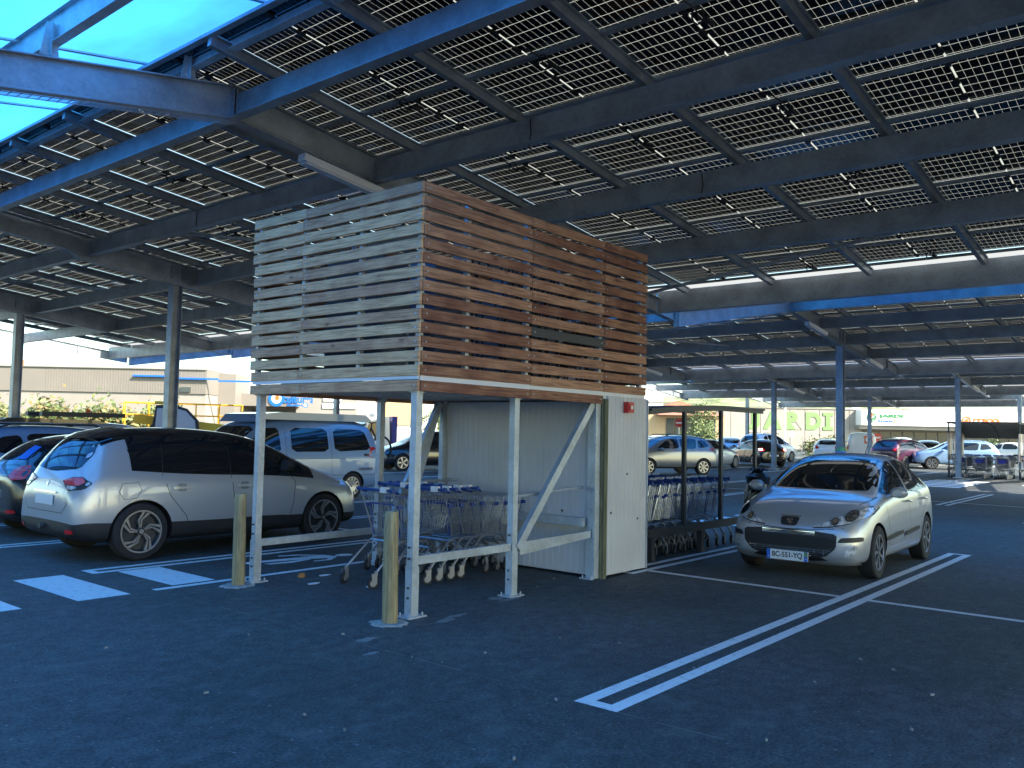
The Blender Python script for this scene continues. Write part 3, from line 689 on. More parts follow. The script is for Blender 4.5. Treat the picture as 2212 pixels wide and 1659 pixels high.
AX = {'R': (Vector((0, -5, 0)), Vector((0, 1, 0))), 'L': (Vector((0, 5, 0)), Vector((0, -1, 0))), 'F': (Vector((6, 0, 0)), Vector((-1, 0, 0))), 'B': (Vector((-6, 0, 0)), Vector((1, 0, 0))), 'T': (Vector((0, 0, 5)), Vector((0, 0, -1)))}
def conf(bv, poly, ax, name, m_, parent, eps=.004, cell=.09, sm=1):
    """patch that lies on the body: poly in side (x,z), front/back (y,z) or top (x,y) view"""
    if sm: poly = chaikin(poly, sm)
    o0, d = AX[ax]; xs_ = [p[0] for p in poly]; ys_ = [p[1] for p in poly]; q = MB(); cache = {}
    def proj(p):
        k = (round(p[0], 5), round(p[1], 5))
        if k in cache: return cache[k]
        o = {'R': Vector((p[0], -5, p[1])), 'L': Vector((p[0], 5, p[1])), 'F': Vector((6, p[0], p[1])), 'B': Vector((-6, p[0], p[1])), 'T': Vector((p[0], p[1], 5))}[ax]
        h_ = bv.ray_cast(o, d)
        if h_[0] is None: h_ = bv.find_nearest(o+d*(5 if ax in 'RLT' else 4)); 
        v = Vector(h_[0])-d*eps
        if h_[1] is not None: 
            nn = Vector(h_[1]); nn = nn if nn.dot(d) < 0 else -nn
            v = Vector(h_[0])+nn*eps
        q.v.append(tuple(v)); cache[k] = len(q.v)-1; return cache[k]
    nx = max(1, math.ceil((max(xs_)-min(xs_))/cell)); ny = max(1, math.ceil((max(ys_)-min(ys_))/cell))
    for i in range(nx):
        c = clip(poly, 0, min(xs_)+(max(xs_)-min(xs_))*i/nx, True) if i else poly
        c = clip(c, 0, min(xs_)+(max(xs_)-min(xs_))*(i+1)/nx, False) if i < nx-1 else c
        if len(c) < 3: continue
        for j in range(ny):
            e = clip(c, 1, min(ys_)+(max(ys_)-min(ys_))*j/ny, True) if j else c
            e = clip(e, 1, min(ys_)+(max(ys_)-min(ys_))*(j+1)/ny, False) if j < ny-1 else e
            if len(e) < 3: continue
            ids = []
            for p in e:
                k = proj(p)
                if not ids or ids[-1] != k: ids.append(k)
            if len(ids) > 2 and ids[0] == ids[-1]: ids.pop()
            if len(set(ids)) == len(ids) and len(ids) > 2: q.f.append(ids); q.mi.append(0)
    if not q.f: return None
    me = q.mesh(name, m_); me.polygons.foreach_set('use_smooth', [True]*len(q.f))
    return link(name, me, parent)
def strip(pts, w_, closed=False):     # thin ribbon polygons along a polyline, for panel gaps
    out = []
    for a, c in zip(pts, pts[1:]):
        d = Vector((c[0]-a[0], c[1]-a[1])); L = d.length; d /= L; n_ = Vector((-d.y, d.x))*w_/2; e = d*w_*.2
        out.append([(a[0]+n_.x-e.x, a[1]+n_.y-e.y), (c[0]+n_.x+e.x, c[1]+n_.y+e.y), (c[0]-n_.x+e.x, c[1]-n_.y+e.y), (a[0]-n_.x-e.x, a[1]-n_.y-e.y)])
    return out
def seams(bv, lines, ax, parent, w_=.009):
    for l in lines:
        vs = MB()
        for pl in strip(l, w_):
            o = conf(bv, pl, ax, 'tmp', M['plast'], None, .002, .15, 0)
            if o:
                of = len(vs.v); vs.v += [tuple(v.co) for v in o.data.vertices]; 
                for p in o.data.polygons: vs.f.append([of+i for i in p.vertices]); vs.mi.append(0)
                bpy.data.objects.remove(o)
        if vs.f: vs.build('panel_gap', M['plast'], parent, fix=False)
WH = {}
def wheel(root, x, y, r_, w_, style, side, steer=0):
    key = (r_, w_, style)
    if key not in WH:
        t = MB(); rr = r_*(.74 if style == 'turb' else .68)
        t.lathe([(rr, -w_*.45), (rr+.012, -w_*.5), (r_*.93, -w_*.5), (r_*.985, -w_*.42), (r_, -w_*.3), (r_, w_*.3), (r_*.985, w_*.42), (r_*.93, w_*.5), (rr+.012, w_*.5), (rr, w_*.45), (rr-.01, w_*.2)], 'y', 36)
        tm = t.mesh('tyre', M['rubber'], True)
        k = MB(); k.lathe([(rr, w_*.47), (rr-.012, w_*.49), (rr-.025, w_*.44), (rr-.03, w_*.1), (.02, w_*.05)], 'y', 36)
        k.lathe([(.0, w_*.36), (.055, w_*.36), (.062, w_*.30), (.062, w_*.05)], 'y', 16)
        bk = k.mesh('rim', [M['dark']], True)
        s = MB(); s.lathe([(rr+.002, w_*.43), (rr+.002, w_*.5), (rr-.016, w_*.5), (rr-.02, w_*.44)], 'y', 36)
        ns = {'five': 5, 'seven': 7, 'turb': 5, 'steel': 12, 'ten': 10}[style]
        for i in range(ns):
            a = 2*math.pi*i/ns
            def pp(rad, ang, h): return (rad*math.cos(a+ang), h, rad*math.sin(a+ang))
            hh = w_*.46
            if style == 'turb':
                for w0, w1, tw in ((-.16, -.04, .55), (.10, .24, .55)):
                    poly = [(.05, w0), (.05, w0+.22), (rr*.55, w0+.16+.12), (rr-.012, w1+tw), (rr-.012, w1+tw-.17), (rr*.55, w0+.02+.10)]
                    s.prism(poly, lambda r2, an: pp(r2, an, hh-.03), lambda r2, an: pp(r2, an, hh))
            elif style == 'steel':
                s.prism([(rr*.62, -.15), (rr*.62, .15), (rr-.01, .13), (rr-.01, -.13)], lambda r2, an: pp(r2, an, hh-.02), lambda r2, an: pp(r2, an, hh))
            else:
                ww = {'five': .30, 'seven': .20, 'ten': .13}[style]
                s.prism([(.045, -ww*1.6), (.045, ww*1.6), (rr*.5, ww*.75), (rr-.012, ww*.62), (rr-.012, -ww*.62), (rr*.5, -ww*.75)], lambda r2, an: pp(r2, an, hh-.03), lambda r2, an: pp(r2, an, hh))
        if style == 'steel': s.lathe([(.0, w_*.40), (rr*.62, w_*.46), (rr*.62, w_*.40)], 'y', 24)
        s.lathe([(0, w_*.5), (.028, w_*.5), (.03, w_*.44)], 'y', 12)
        sm_ = s.mesh('spokes', M['rim'])
        bm = bmesh.new(); bm.from_mesh(sm_); bmesh.ops.recalc_face_normals(bm, faces=bm.faces); bm.to_mesh(sm_); bm.free()
        WH[key] = (tm, bk, sm_)
    tm, bk, sm_ = WH[key]
    o = link('wheel', tm, root, (x, y, r_)); o.rotation_euler.z = (0 if side > 0 else math.pi)+steer
    link('rim', bk, o); link('spokes', sm_, o)
HATCH = [(2.14, .33, .42, .50, .40, .56, .30, .58), (2.10, .25, .66, .60, .58, .655, .45, .67), (1.98, .20, .80, .68, .70, .735, .56, .76), (1.75, .18, .87, .77, .79, .83, .64, .86), (1.4, .17, .895, .86, .82, .92, .68, .955),
 (1.12, .17, .90, .905, .835, .965, .70, 1.01), (.95, .17, .902, .93, .845, 1.02, .70, 1.07), (.55, .17, .905, .95, .86, 1.20, .67, 1.26), (.15, .17, .907, .965, .865, 1.36, .63, 1.425), (-.2, .17, .907, .975, .865, 1.42, .60, 1.485),
 (-.7, .17, .907, .99, .865, 1.435, .59, 1.50), (-1.2, .17, .905, 1.01, .86, 1.39, .585, 1.47), (-1.6, .18, .895, 1.03, .84, 1.26, .58, 1.38), (-1.85, .2, .875, 1.02, .80, 1.10, .58, 1.19), (-2.02, .24, .82, .95, .74, 1.0, .56, 1.04), (-2.12, .30, .74, .82, .66, .88, .5, .90), (-2.14, .36, .6, .70, .55, .78, .4, .80)]
MPV = [(2.2, .36, .45, .55, .42, .64, .33, .66), (2.15, .28, .68, .66, .62, .75, .48, .77), (2.02, .23, .82, .76, .74, .86, .58, .88), (1.78, .21, .90, .85, .83, .95, .66, .975), (1.45, .2, .925, .91, .86, 1.02, .72, 1.05), (1.2, .2, .93, .94, .88, 1.10, .73, 1.14),
 (.85, .2, .935, .96, .89, 1.27, .71, 1.33), (.4, .2, .935, .975, .895, 1.46, .67, 1.53), (0, .2, .935, .985, .895, 1.545, .645, 1.615), (-.6, .2, .935, 1.0, .89, 1.585, .63, 1.66), (-1.15, .2, .935, 1.04, .885, 1.565, .62, 1.65), (-1.6, .2, .93, 1.09, .875, 1.52, .62, 1.615),
 (-1.88, .22, .92, 1.10, .855, 1.43, .62, 1.545), (-2.04, .25, .90, 1.06, .83, 1.25, .63, 1.34), (-2.16, .29, .87, .95, .80, 1.06, .61, 1.10), (-2.24, .34, .80, .76, .74, .86, .56, .88), (-2.25, .42, .68, .66, .62, .74, .46, .75)]
SUV = [(2.1, .40, .55, .62, .5, .72, .4, .74), (2.05, .33, .76, .78, .68, .86, .54, .88), (1.9, .28, .87, .88, .78, .96, .64, .98), (1.55, .27, .90, .95, .84, 1.04, .70, 1.07), (1.2, .26, .905, .98, .86, 1.08, .72, 1.12),
 (.95, .26, .905, 1.0, .87, 1.16, .72, 1.21), (.55, .26, .907, 1.02, .87, 1.40, .68, 1.46), (.2, .26, .907, 1.03, .87, 1.53, .65, 1.60), (-.5, .26, .907, 1.04, .87, 1.57, .64, 1.65), (-1.3, .26, .905, 1.05, .865, 1.55, .64, 1.63), (-1.75, .27, .9, 1.06, .85, 1.47, .65, 1.56),
 (-1.98, .3, .88, 1.05, .82, 1.2, .66, 1.24), (-2.08, .34, .84, .92, .78, 1.02, .64, 1.05), (-2.12, .4, .74, .74, .7, .84, .56, .86)]
VAN = [(2.35, .38, .66, .66, .62, .76, .5, .78), (2.30, .28, .82, .84, .78, .94, .66, .96), (2.1, .24, .89, .96, .84, 1.04, .72, 1.08), (1.85, .22, .915, 1.0, .87, 1.12, .75, 1.17), (1.55, .22, .92, 1.03, .885, 1.36, .76, 1.43), (1.2, .22, .92, 1.05, .895, 1.66, .74, 1.73), (.9, .22, .92, 1.06, .90, 1.78, .73, 1.86),
 (.4, .22, .92, 1.06, .90, 1.84, .74, 1.92), (-.8, .22, .92, 1.06, .90, 1.84, .74, 1.93), (-1.8, .22, .92, 1.06, .90, 1.83, .74, 1.92), (-2.15, .24, .915, 1.06, .89, 1.72, .74, 1.83), (-2.28, .27, .90, 1.02, .88, 1.35, .77, 1.42), (-2.34, .3, .88, .9, .86, 1.1, .78, 1.12), (-2.36, .38, .80, .75, .78, .85, .7, .87)]
BOXV = [(2.45, .38, .7, .7, .66, .82, .55, .85), (2.38, .28, .86, .9, .8, 1.02, .68, 1.05), (2.0, .24, .94, 1.05, .88, 1.2, .76, 1.25), (1.6, .22, .96, 1.1, .92, 1.5, .78, 1.58), (1.1, .22, .96, 1.12, .93, 1.82, .78, 1.9), (.6, .22, .96, 1.12, .94, 1.88, .8, 1.97), (-2.1, .22, .96, 1.12, .94, 1.88, .8, 1.97), (-2.38, .26, .95, 1.1, .93, 1.84, .8, 1.93), (-2.44, .3, .92, 1.1, .9, 1.75, .78, 1.8)]
def car(name, label, cat, sts, paint, wb, fx, r_=.31, ww=.2, style='seven', lights='hatch', scale=(1, 1, 1), lv=2, front=True, rear=True, side='RL', plate=None, black_roof=None, band=None, win=None, lowtrim=1, doors=True, rwin=None, fwin=None, steer=0, mirror=None, tail=None, group=None, rails=False):
    root = thing(name, label, cat, group=group)
    sx, sy, sz = scale
    st2 = [(a*sx, b_*sz, c*sy, d*sz, e*sy, f*sz, g*sy, h_*sz) for a, b_, c, d, e, f, g, h_ in sts]
    mats = [paint, M['plast'], M['glass'], M['plast']]
    me = body_mesh(st2, mats, black_roof, band, lowtrim, lv); bv = bvh_of(me)
    ax_f, ax_r = fx, fx-wb; hw = max(s_[2] for s_ in st2)
    me2 = cut(me, [(x, s_*(hw-.08), r_*.98, r_+.045, .5) for x in (ax_f, ax_r) for s_ in (1, -1)], mats)
    me2.polygons.foreach_set('use_smooth', [True]*len(me2.polygons)); me2.set_sharp_from_angle(angle=R(50))
    body = link('body', me2, root)
    for s_ in (1, -1):
        for x, stt in ((ax_f, steer), (ax_r, 0)): wheel(root, x, s_*(hw-ww/2-.015), r_, ww, style, s_, stt)
    def sc2(p): return [(a*sx, b_*sz) for a, b_ in p]
    def scy(p): return [(a*sy, b_*sz) for a, b_ in p]
    for sd_ in side:
        for p in win or []: conf(bv, sc2(p), sd_, 'side_window', M['glass'], root, sm=2 if sts is not VAN else 1)
    if fwin: conf(bv, scy(fwin), 'F', 'windscreen', M['glass'], root)
    if rwin: conf(bv, scy(rwin), 'B', 'rear_window', M['glass'], root)
    for s_ in (1, -1):
        if tail: 
            o = conf(bv, scy([(s_*a, b_) for a, b_ in tail][::s_]), 'B', 'tail_light', M['red'], root, .006)
        if mirror:
            mx_, mz = mirror; q = MB(); my = s_*(hw+.03)
            prof = [(mx_, my-s_*.08, mz-.02), (mx_-.01, my, mz), (mx_-.01, my+s_*.09, mz+.01)]
            q.tube([(mx_+.02, s_*(hw-.1), mz-.06), (mx_, my-s_*.02, mz-.01)], .028, 8)
            ring = []
            for xx, k_ in ((.075, .55), (.045, .9), (-.03, 1.0), (-.055, .9)):
                ring.append([(mx_+xx, my+s_*.05+math.cos(a)*.115*k_, mz+.02+math.sin(a)*.075*k_) for a in [i*math.pi/6 for i in range(12)]])
            of = len(q.v); [q.v.extend(r2) for r2 in ring]
            for i in range(3):
                for j in range(12): q.f.append([of+i*12+j, of+i*12+(j+1) % 12, of+(i+1)*12+(j+1) % 12, of+(i+1)*12+j]); q.mi.append(0)
            q.f.append([of+j for j in range(12)]); q.f.append([of+36+j for j in range(12)][::-1]); q.mi += [0, 0]
            q.build('door_mirror', paint if black_roof is None else M['plast'], root, True)
    if rails:
        for s_ in (1, -1):
            q = MB(); zt = max(x[7] for x in st2); q.tube([(.3*sx, s_*.62*sy, zt-.06), (.1*sx, s_*.62*sy, zt), (-1.3*sx, s_*.62*sy, zt), (-1.5*sx, s_*.62*sy, zt-.06)], .02, 6); q.build('roof_rail', M['dark'], root, True)
    if plate:
        for kind_ in plate:
            xx = st2[0][0] if kind_ == 'F' else st2[-1][0]; z_ = plate[kind_]*sz
            hit = bv.ray_cast(Vector((9 if kind_ == 'F' else -9, 0, z_)), Vector((-1 if kind_ == 'F' else 1, 0, 0)))
            x_ = hit[0].x if hit[0] is not None else xx; d_ = 1 if kind_ == 'F' else -1
            q = MB(); q.box(min(x_, x_+d_*.02), max(x_, x_+d_*.02), -.26, .26, z_-.055, z_+.055); q.build('number_plate', M['white'], root)
    root['_r'] = 0; del root['_r']
    return root, bv, body
def paint(name, c, metal=.85, rough=.28): return mat(name, c, rough, metal, 1.0)
P_silver = paint('silver_car_paint', (.46, .47, .49), .35, .3); P_lsil = paint('light_silver_paint', (.42, .43, .45), .35, .3)
P_black = paint('black_car_paint', (.012, .012, .014), .2, .2); P_white = mat('white_car_paint', (.72, .72, .71), .3, 0, 1.0)
P_grey = paint('grey_car_paint', (.22, .23, .235), .3); P_maroon = paint('dark_maroon_paint', (.07, .02, .04), .2, .3); P_blue = paint('pale_blue_car_paint', (.21, .33, .50), .2, .35); P_navy = paint('dark_blue_paint', (.015, .03, .07), .4, .2)
hw_win = [[(.93, .985), (.50, 1.16), (.12, 1.33), (-.12, 1.385), (-.26, 1.39), (-.22, .985)], [(-.32, .985), (-.33, 1.395), (-.75, 1.40), (-1.10, 1.36), (-1.36, 1.20), (-1.42, 1.06), (-1.30, 1.0)]]
hfw = [(-.74, 1.03), (-.60, 1.405), (0, 1.44), (.60, 1.405), (.74, 1.03), (0, 1.03)]
hrw = [(-.56, 1.12), (-.52, 1.34), (0, 1.38), (.52, 1.34), (.56, 1.12), (0, 1.09)]
htail = [(.50, .86), (.52, .99), (.72, 1.04), (.80, .95), (.79, .84), (.62, .82)]
HK = dict(wb=2.6, fx=1.28, win=hw_win, fwin=hfw, rwin=hrw, tail=htail, mirror=(.72, 1.02), plate={'F': .42, 'B': .62})
# --- silver hatchback facing the camera
c1, bv, bd = car('parked_hatchback', 'silver hatchback facing the camera with large black grille and readable number plate', 'car', HATCH, P_silver, 2.6, 1.28, r_=.318, ww=.205, style='seven', win=hw_win, fwin=hfw, rwin=hrw, tail=htail, mirror=(.70, 1.0), side='RL')
for s_ in (1, -1):
    hl = [(s_*a, z) for a, z in ((.30, .625), (.50, .64), (.70, .68), (.845, .76), (.85, .84), (.80, .86), (.66, .79), (.46, .70))]
    cx_, cz_ = sum(a for a, z in hl)/8, sum(z for a, z in hl)/8
    conf(bv, [(cx_+(a-cx_)*1.045, cz_+(z-cz_)*1.12) for a, z in hl][::s_], 'F', 'headlight_surround', M['plast'], c1, .003, .04)
    ho = conf(bv, hl[::s_], 'F', 'headlight', M['lens'], c1, .006, .04)
    for ex, ez, er in ((.70, .765, .052), (.55, .70, .036)):
        conf(bv, [(s_*ex+er*1.25*math.cos(k*math.pi/7), ez+er*1.25*math.sin(k*math.pi/7)) for k in range(14)], 'F', 'reflector_rim', M['dark'], ho, .009, .03, 0)
        conf(bv, [(s_*ex+er*math.cos(k*math.pi/7), ez+er*math.sin(k*math.pi/7)) for k in range(14)], 'F', 'reflector', M['chrome'], ho, .012, .03, 0)
    fg = [(s_*a, z) for a, z in ((.66, .31), (.78, .33), (.80, .44), (.70, .45))]
    conf(bv, fg[::s_], 'F', 'fog_light', M['lens'], c1, .008, .05)
    conf(bv, [(s_*a, z) for a, z in ((.60, .465), (.84, .48), (.835, .535), (.64, .525))][::s_], 'F', 'bumper_insert', M['plast'], c1, .010, .05)
    sdd = 'L' if s_ > 0 else 'R'
    for a in ((-.36, .50), (.58, .50)):
        conf(bv, [(a[0]-.42, .47), (a[0]+.42, .43), (a[0]+.42, .48), (a[0]-.42, .52)], sdd, 'side_moulding', M['plast'], c1, .016, .1)
    seams(bv, [[(-.27, 1.38), (-.24, .98), (-.30, .6), (-.32, .26)], [(.80, 1.02), (.86, .85), (.80, .5), (.72, .27)], [(-1.36, 1.05), (-1.30, .8), (-.97, .62), (-.90, .27)]], sdd, c1)
    for hx in (-.16, -1.08):
        q = MB(); hy = s_*.905; q.tube([(hx-.10, hy-.0, .87), (hx-.06, hy+s_*.03, .875), (hx+.06, hy+s_*.03, .88), (hx+.09, hy, .88)], .014, 6); q.build('door_handle', P_silver, c1, True)
conf(bv, [(-.60, .56), (-.59, .40), (-.46, .29), (0, .262), (.46, .29), (.59, .40), (.60, .56), (.3, .585), (-.3, .585)], 'F', 'front_grille', M['plast'], c1, .006, .05)
for z in (.295, .318, .341, .364): conf(bv, [(-.44-(z-.295)*1.2, z), (.44+(z-.295)*1.2, z), (.44+(z-.295)*1.2, z+.009), (-.44-(z-.295)*1.2, z+.009)], 'F', 'grille_bar', M['chrome'], c1, .014, .1, 0)
for i in range(9): y_ = -.44+.11*i; conf(bv, [(y_, .285+abs(y_)*.05), (y_+.006, .285+abs(y_)*.05), (y_+.006, .375), (y_, .375)], 'F', 'grille_bar', M['chrome'], c1, .014, .1, 0)
for z in (.535, .552, .568): conf(bv, [(-.34, z), (.34, z), (.34, z+.007), (-.34, z+.007)], 'F', 'grille_bar', M['chrome'], c1, .014, .1, 0)
conf(bv, [(-.57, .395), (.57, .395), (.585, .515), (-.585, .515)], 'F', 'bumper_bar', M['rubber'], c1, .022, .06)
conf(bv, [(-.78, .205), (.78, .205), (.80, .30), (.60, .30), (.46, .262), (0, .238), (-.46, .262), (-.60, .30), (-.80, .30)], 'F', 'bumper_lip', P_silver, c1, .026, .06)
conf(bv, [(-.125, .72), (-.10, .625), (.10, .625), (.125, .72)], 'F', 'badge', M['plast'], c1, .010, .04)
conf(bv, [(-.132, .722), (.132, .722), (.130, .730), (-.130, .730)], 'F', 'badge_trim', M['chrome'], c1, .014, .05, 0)
conf(bv, [(-.05, .645), (-.02, .66), (.0, .65), (.02, .64), (.05, .65), (.03, .67), (.05, .70), (.01, .685), (-.02, .70), (-.04, .68), (-.01, .672)], 'F', 'emblem', M['chrome'], c1, .016, .03, 0)
seams(bv, [[(-.66, .63), (-.3, .60), (0, .59), (.3, .60), (.66, .63)]], 'F', c1)
seams(bv, [[(1.5, .70), (1.2, .76), (.98, .79)], [(1.5, -.70), (1.2, -.76), (.98, -.79)]], 'T', c1)
q = MB(); q.box(2.115, 2.14, -.265, .265, .218, .332); o = q.build('number_plate', M['white'], c1)
o.location.x = .035
F_ = Matrix(((0, 0, 1, 2.176), (1, 0, 0, 0), (0, 1, 0, .275), (0, 0, 0, 1)))
text('plate_text', 'BC-551-YQ', .075, F_, M['text'], o, .39, bold=.0015).location.x = -.035
for y0_, tx, mt_ in ((-.265, 'F', 'sblue'), (.218, '19', 'sblue')):
    q = MB(); q.box(2.14, 2.142, y0_, y0_+.045, .218, .332); q.build('plate_band', M[mt_], o)
    text('plate_text', tx, .026, F_@Matrix.Translation((y0_+.023, -.03, .003)), M['white'], o, None).location.x = -.035
q = MB(); q.box(2.142, 2.1435, .22, .261, .275, .328); q.build('region_mark', M['green'], o)
for y_ in (-.28, .25):
    q = MB(); q.tube([(1.0, y_, 1.05), (.97, y_, 1.085)], .012, 6); q.build('washer_jet', M['plast'], c1)
q = MB(); q.tube([(-1.3, .0, 1.45), (-1.62, 0, 1.72)], [.006, .003], 5); q.build('aerial', M['plast'], c1)
place(c1, 12.0, 4.02, 0, math.pi+R(.8)); c1.scale = (.89, .94, 1)
# --- silver MPV with black roof
mw = [[(1.05, 1.03), (.62, 1.24), (.62, 1.03)], [(.56, 1.03), (.56, 1.27), (.2, 1.45), (-.10, 1.515), (-.16, 1.03)], [(-.24, 1.03), (-.18, 1.525), (-.8, 1.54), (-1.06, 1.525), (-1.12, 1.10)], [(-1.2, 1.12), (-1.14, 1.515), (-1.45, 1.45), (-1.60, 1.35), (-1.48, 1.22)]]
mfw = [(-.76, 1.14), (-.62, 1.52), (0, 1.57), (.62, 1.52), (.76, 1.14), (0, 1.14)]
mrw = [(-.64, 1.13), (-.66, 1.30), (-.54, 1.46), (0, 1.50), (.54, 1.46), (.66, 1.30), (.64, 1.13), (0, 1.08)]
c2, bv, bd = car('parked_family_car', 'silver family car with black roof and large spoked wheels, rear towards the camera at left', 'car', MPV, P_lsil, 2.8, 1.36, r_=.355, ww=.215, style='turb', win=mw, fwin=mfw, rwin=mrw, mirror=(.62, 1.12), black_roof=(-1.95, 1.15), band=(-1.5, 1.1), lowtrim=3)
for s_ in (1, -1):
    sdd = 'L' if s_ > 0 else 'R'
    tl = [(s_*a, z) for a, z in ((.38, .985), (.58, 1.03), (.76, 1.04), (.86, .97), (.84, .89), (.62, .865), (.50, .92))]
    conf(bv, tl[::s_], 'B', 'tail_light', M['plast'], c2, .004, .05)
    conf(bv, [(s_*a, z) for a, z in ((.40, .985), (.58, 1.022), (.76, 1.03), (.82, .975), (.78, .935), (.52, .935))][::s_], 'B', 'tail_light_lens', M['red'], c2, .010, .05)
    conf(bv, [(s_*a, z) for a, z in ((.54, .925), (.72, .928), (.76, .905), (.70, .885), (.60, .885))][::s_], 'B', 'reversing_light', M['lens'], c2, .010, .05)
    conf(bv, [(s_*a, z) for a, z in ((.62, .36), (.78, .37), (.77, .42), (.62, .41))][::s_], 'B', 'reflector', M['red'], c2, .008, .05)
    conf(bv, [(s_*a, z) for a, z in ((.40, .80), (.60, .84), (.80, .90), (.86, .84), (.75, .77), (.5, .76))][::s_], 'F', 'headlight', M['lens'], c2, .006, .05)
    seams(bv, [[(-1.12, 1.52), (-1.18, 1.05), (-1.08, .78), (-.86, .52), (-.80, .34)], [(-.18, 1.5), (-.20, 1.0), (-.16, .7), (-.12, .34)], [(.72, 1.05), (.84, .9), (.80, .6), (.72, .34)]], sdd, c2)
    seams(bv, [[(-1.70, .95), (-1.50, .96), (-1.46, .87), (-1.52, .77), (-1.68, .76), (-1.74, .85), (-1.70, .95)]], sdd, c2, .006)
    for hx in (-.92, .0):
        conf(bv, [(hx-.13, .86), (hx+.13, .865), (hx+.13, .895), (hx-.13, .89)], sdd, 'door_handle', M['chrome'], c2, .022, .1)
        conf(bv, [(hx-.06, .83), (hx+.06, .83), (hx+.06, .93), (hx-.06, .93)], sdd, 'handle_recess', P_grey, c2, .004, .1)
    conf(bv, [(-.72, .33), (-.55, .42), (.10, .45), (.72, .44), (.85, .34)], sdd, 'sill_guard', M['plast'], c2, .008, .12)
conf(bv, [(-.62, .70), (-.60, .98), (-.52, .99), (.52, .99), (.60, .98), (.62, .70), (.5, .62), (-.5, .62)], 'B', 'tailgate_panel', P_lsil, c2, .003, .08)
seams(bv, [[(-.64, 1.0), (-.64, .72), (-.52, .60), (.52, .60), (.64, .72), (.64, 1.0)]], 'B', c2, .007)
conf(bv, [(-.33, .83), (.33, .83), (.33, .845), (-.33, .845)], 'B', 'chrome_strip', M['chrome'], c2, .02, .1, 0)
conf(bv, [(-.27, .68), (.27, .68), (.27, .80), (-.27, .80)], 'B', 'number_plate', M['white'], c2, .012, .1, 0)
conf(bv, [(0, .89), (.028, .94), (0, .99), (-.028, .94)], 'B', 'badge', M['chrome'], c2, .012, .05, 0)
conf(bv, [(-.60, 1.47), (.60, 1.47), (.64, 1.54), (.4, 1.60), (-.4, 1.60), (-.64, 1.54)], 'B', 'roof_spoiler', P_black, c2, .03, .08)
q = MB(); q.tube([(-2.26, -.02, .42), (-2.31, -.02, .42)], .035, 10); q.build('tow_ball', M['dark'], c2)
q = MB(); q.tube([(-2.06, .05, 1.14), (-2.06, -.35, 1.21)], .012, 6); q.build('rear_wiper', M['plast'], c2)
q = MB(); q.prism([(-1.62, 1.57), (-1.55, 1.64), (-1.40, 1.64)], lambda a, c: (a, -.02, c), lambda a, c: (a, .02, c)); q.build('aerial', P_black, c2)
place(c2, 6.75, 11.16, 0, 0); c2.scale = (1, .94, 1)
# --- black hatch at the left edge
c3, bv, bd = car('parked_black_hatchback', 'glossy black hatchback at the left edge, its rear window with pink sticker', 'car', HATCH, P_black, rear=True, scale=(.93, .97, 1.02), style='ten', lowtrim=2, **HK)
conf(bv, [(-.24, .68), (.24, .68), (.24, .80), (-.24, .80)], 'B', 'tailgate_plate', M['white'], c3, .012, .1, 0)
conf(bv, [(-.50, 1.13), (-.30, 1.13), (-.26, 1.33), (-.44, 1.31)], 'B', 'window_sticker', M['sblue'], c3, .010, .1, 0)
for s_ in (1, -1): conf(bv, [(s_*a, z) for a, z in ((.5, .36), (.72, .37), (.72, .42), (.5, .41))][::s_], 'B', 'reflector', M['red'], c3, .008, .1)
place(c3, 6.9, 14.0, 0, 0)
# --- pale blue estate behind it with roof bars, and two vans with ladder carriers
c4, bv, bd = car('parked_suv', 'pale blue car with black roof box bars behind the black hatchback', 'car', SUV, P_blue, wb=2.6, fx=1.25, r_=.34, rails=True, win=[[(.85, 1.08), (.45, 1.34), (.2, 1.46), (-.2, 1.49), (-.2, 1.08)], [(-.28, 1.08), (-.28, 1.49), (-1.1, 1.48), (-1.0, 1.08)], [(-1.1, 1.10), (-1.18, 1.46), (-1.5, 1.42), (-1.7, 1.18)]], fwin=hfw, rwin=[(-.56, 1.16), (-.56, 1.46), (.56, 1.46), (.56, 1.16)], tail=[(.62, .9), (.64, 1.1), (.82, 1.1), (.84, .92)])
place(c4, 7.2, 16.75, 0, 0)
q = MB(); q.prism([(-1.5, 1.68), (.5, 1.68), (.25, 1.745), (-1.3, 1.76)], lambda a, c: (a, -.42, c), lambda a, c: (a, .3, c)); q.build('roof_box', P_black, c4, False)
van_win = [[(1.45, 1.12), (1.28, 1.42), (1.0, 1.66), (.62, 1.68), (.58, 1.12)], [(.30, 1.14), (.30, 1.68), (-.72, 1.68), (-.74, 1.14)], [(-.92, 1.14), (-.90, 1.68), (-1.85, 1.66), (-2.05, 1.18)]]
def van(label, x, y, rz, p_, cat='van', sc=(1, 1, 1), **k):
    c, bv, bd = car('parked_van', label, cat, VAN if cat != 'delivery van' else BOXV, p_, wb=2.92, fx=1.46, r_=.32, style='steel', scale=sc, fwin=[(-.76, 1.18), (-.68, 1.70), (.68, 1.70), (.76, 1.18)], rwin=[(-.62, 1.2), (-.6, 1.65), (.6, 1.65), (.62, 1.2)] if cat != 'delivery van' else None, mirror=(1.3, 1.22), tail=[(.80, .95), (.80, 1.25), (.90, 1.25), (.90, .95)], lowtrim=1, **k)
    place(c, x, y, zg(x, y), rz); return c, bv
c5, bv = van('pale blue camper van with raised roof edge, bicycle carried on its back', 12.0, 16.95, math.pi, P_blue, win=van_win)
for a, c in (((.38, 1.10), (.38, 1.72)), ((-.20, 1.15), (-.20, 1.68))): pass
seams(bv, [[(.46, 1.75), (.44, 1.0), (.44, .3)], [(1.52, 1.1), (1.50, .9), (1.2, .75), (1.05, .72)], [(-.82, 1.75), (-.82, .3)], [(2.0, .98), (-2.2, .98)], [(2.0, .62), (-2.2, .58)]], 'L', c5)
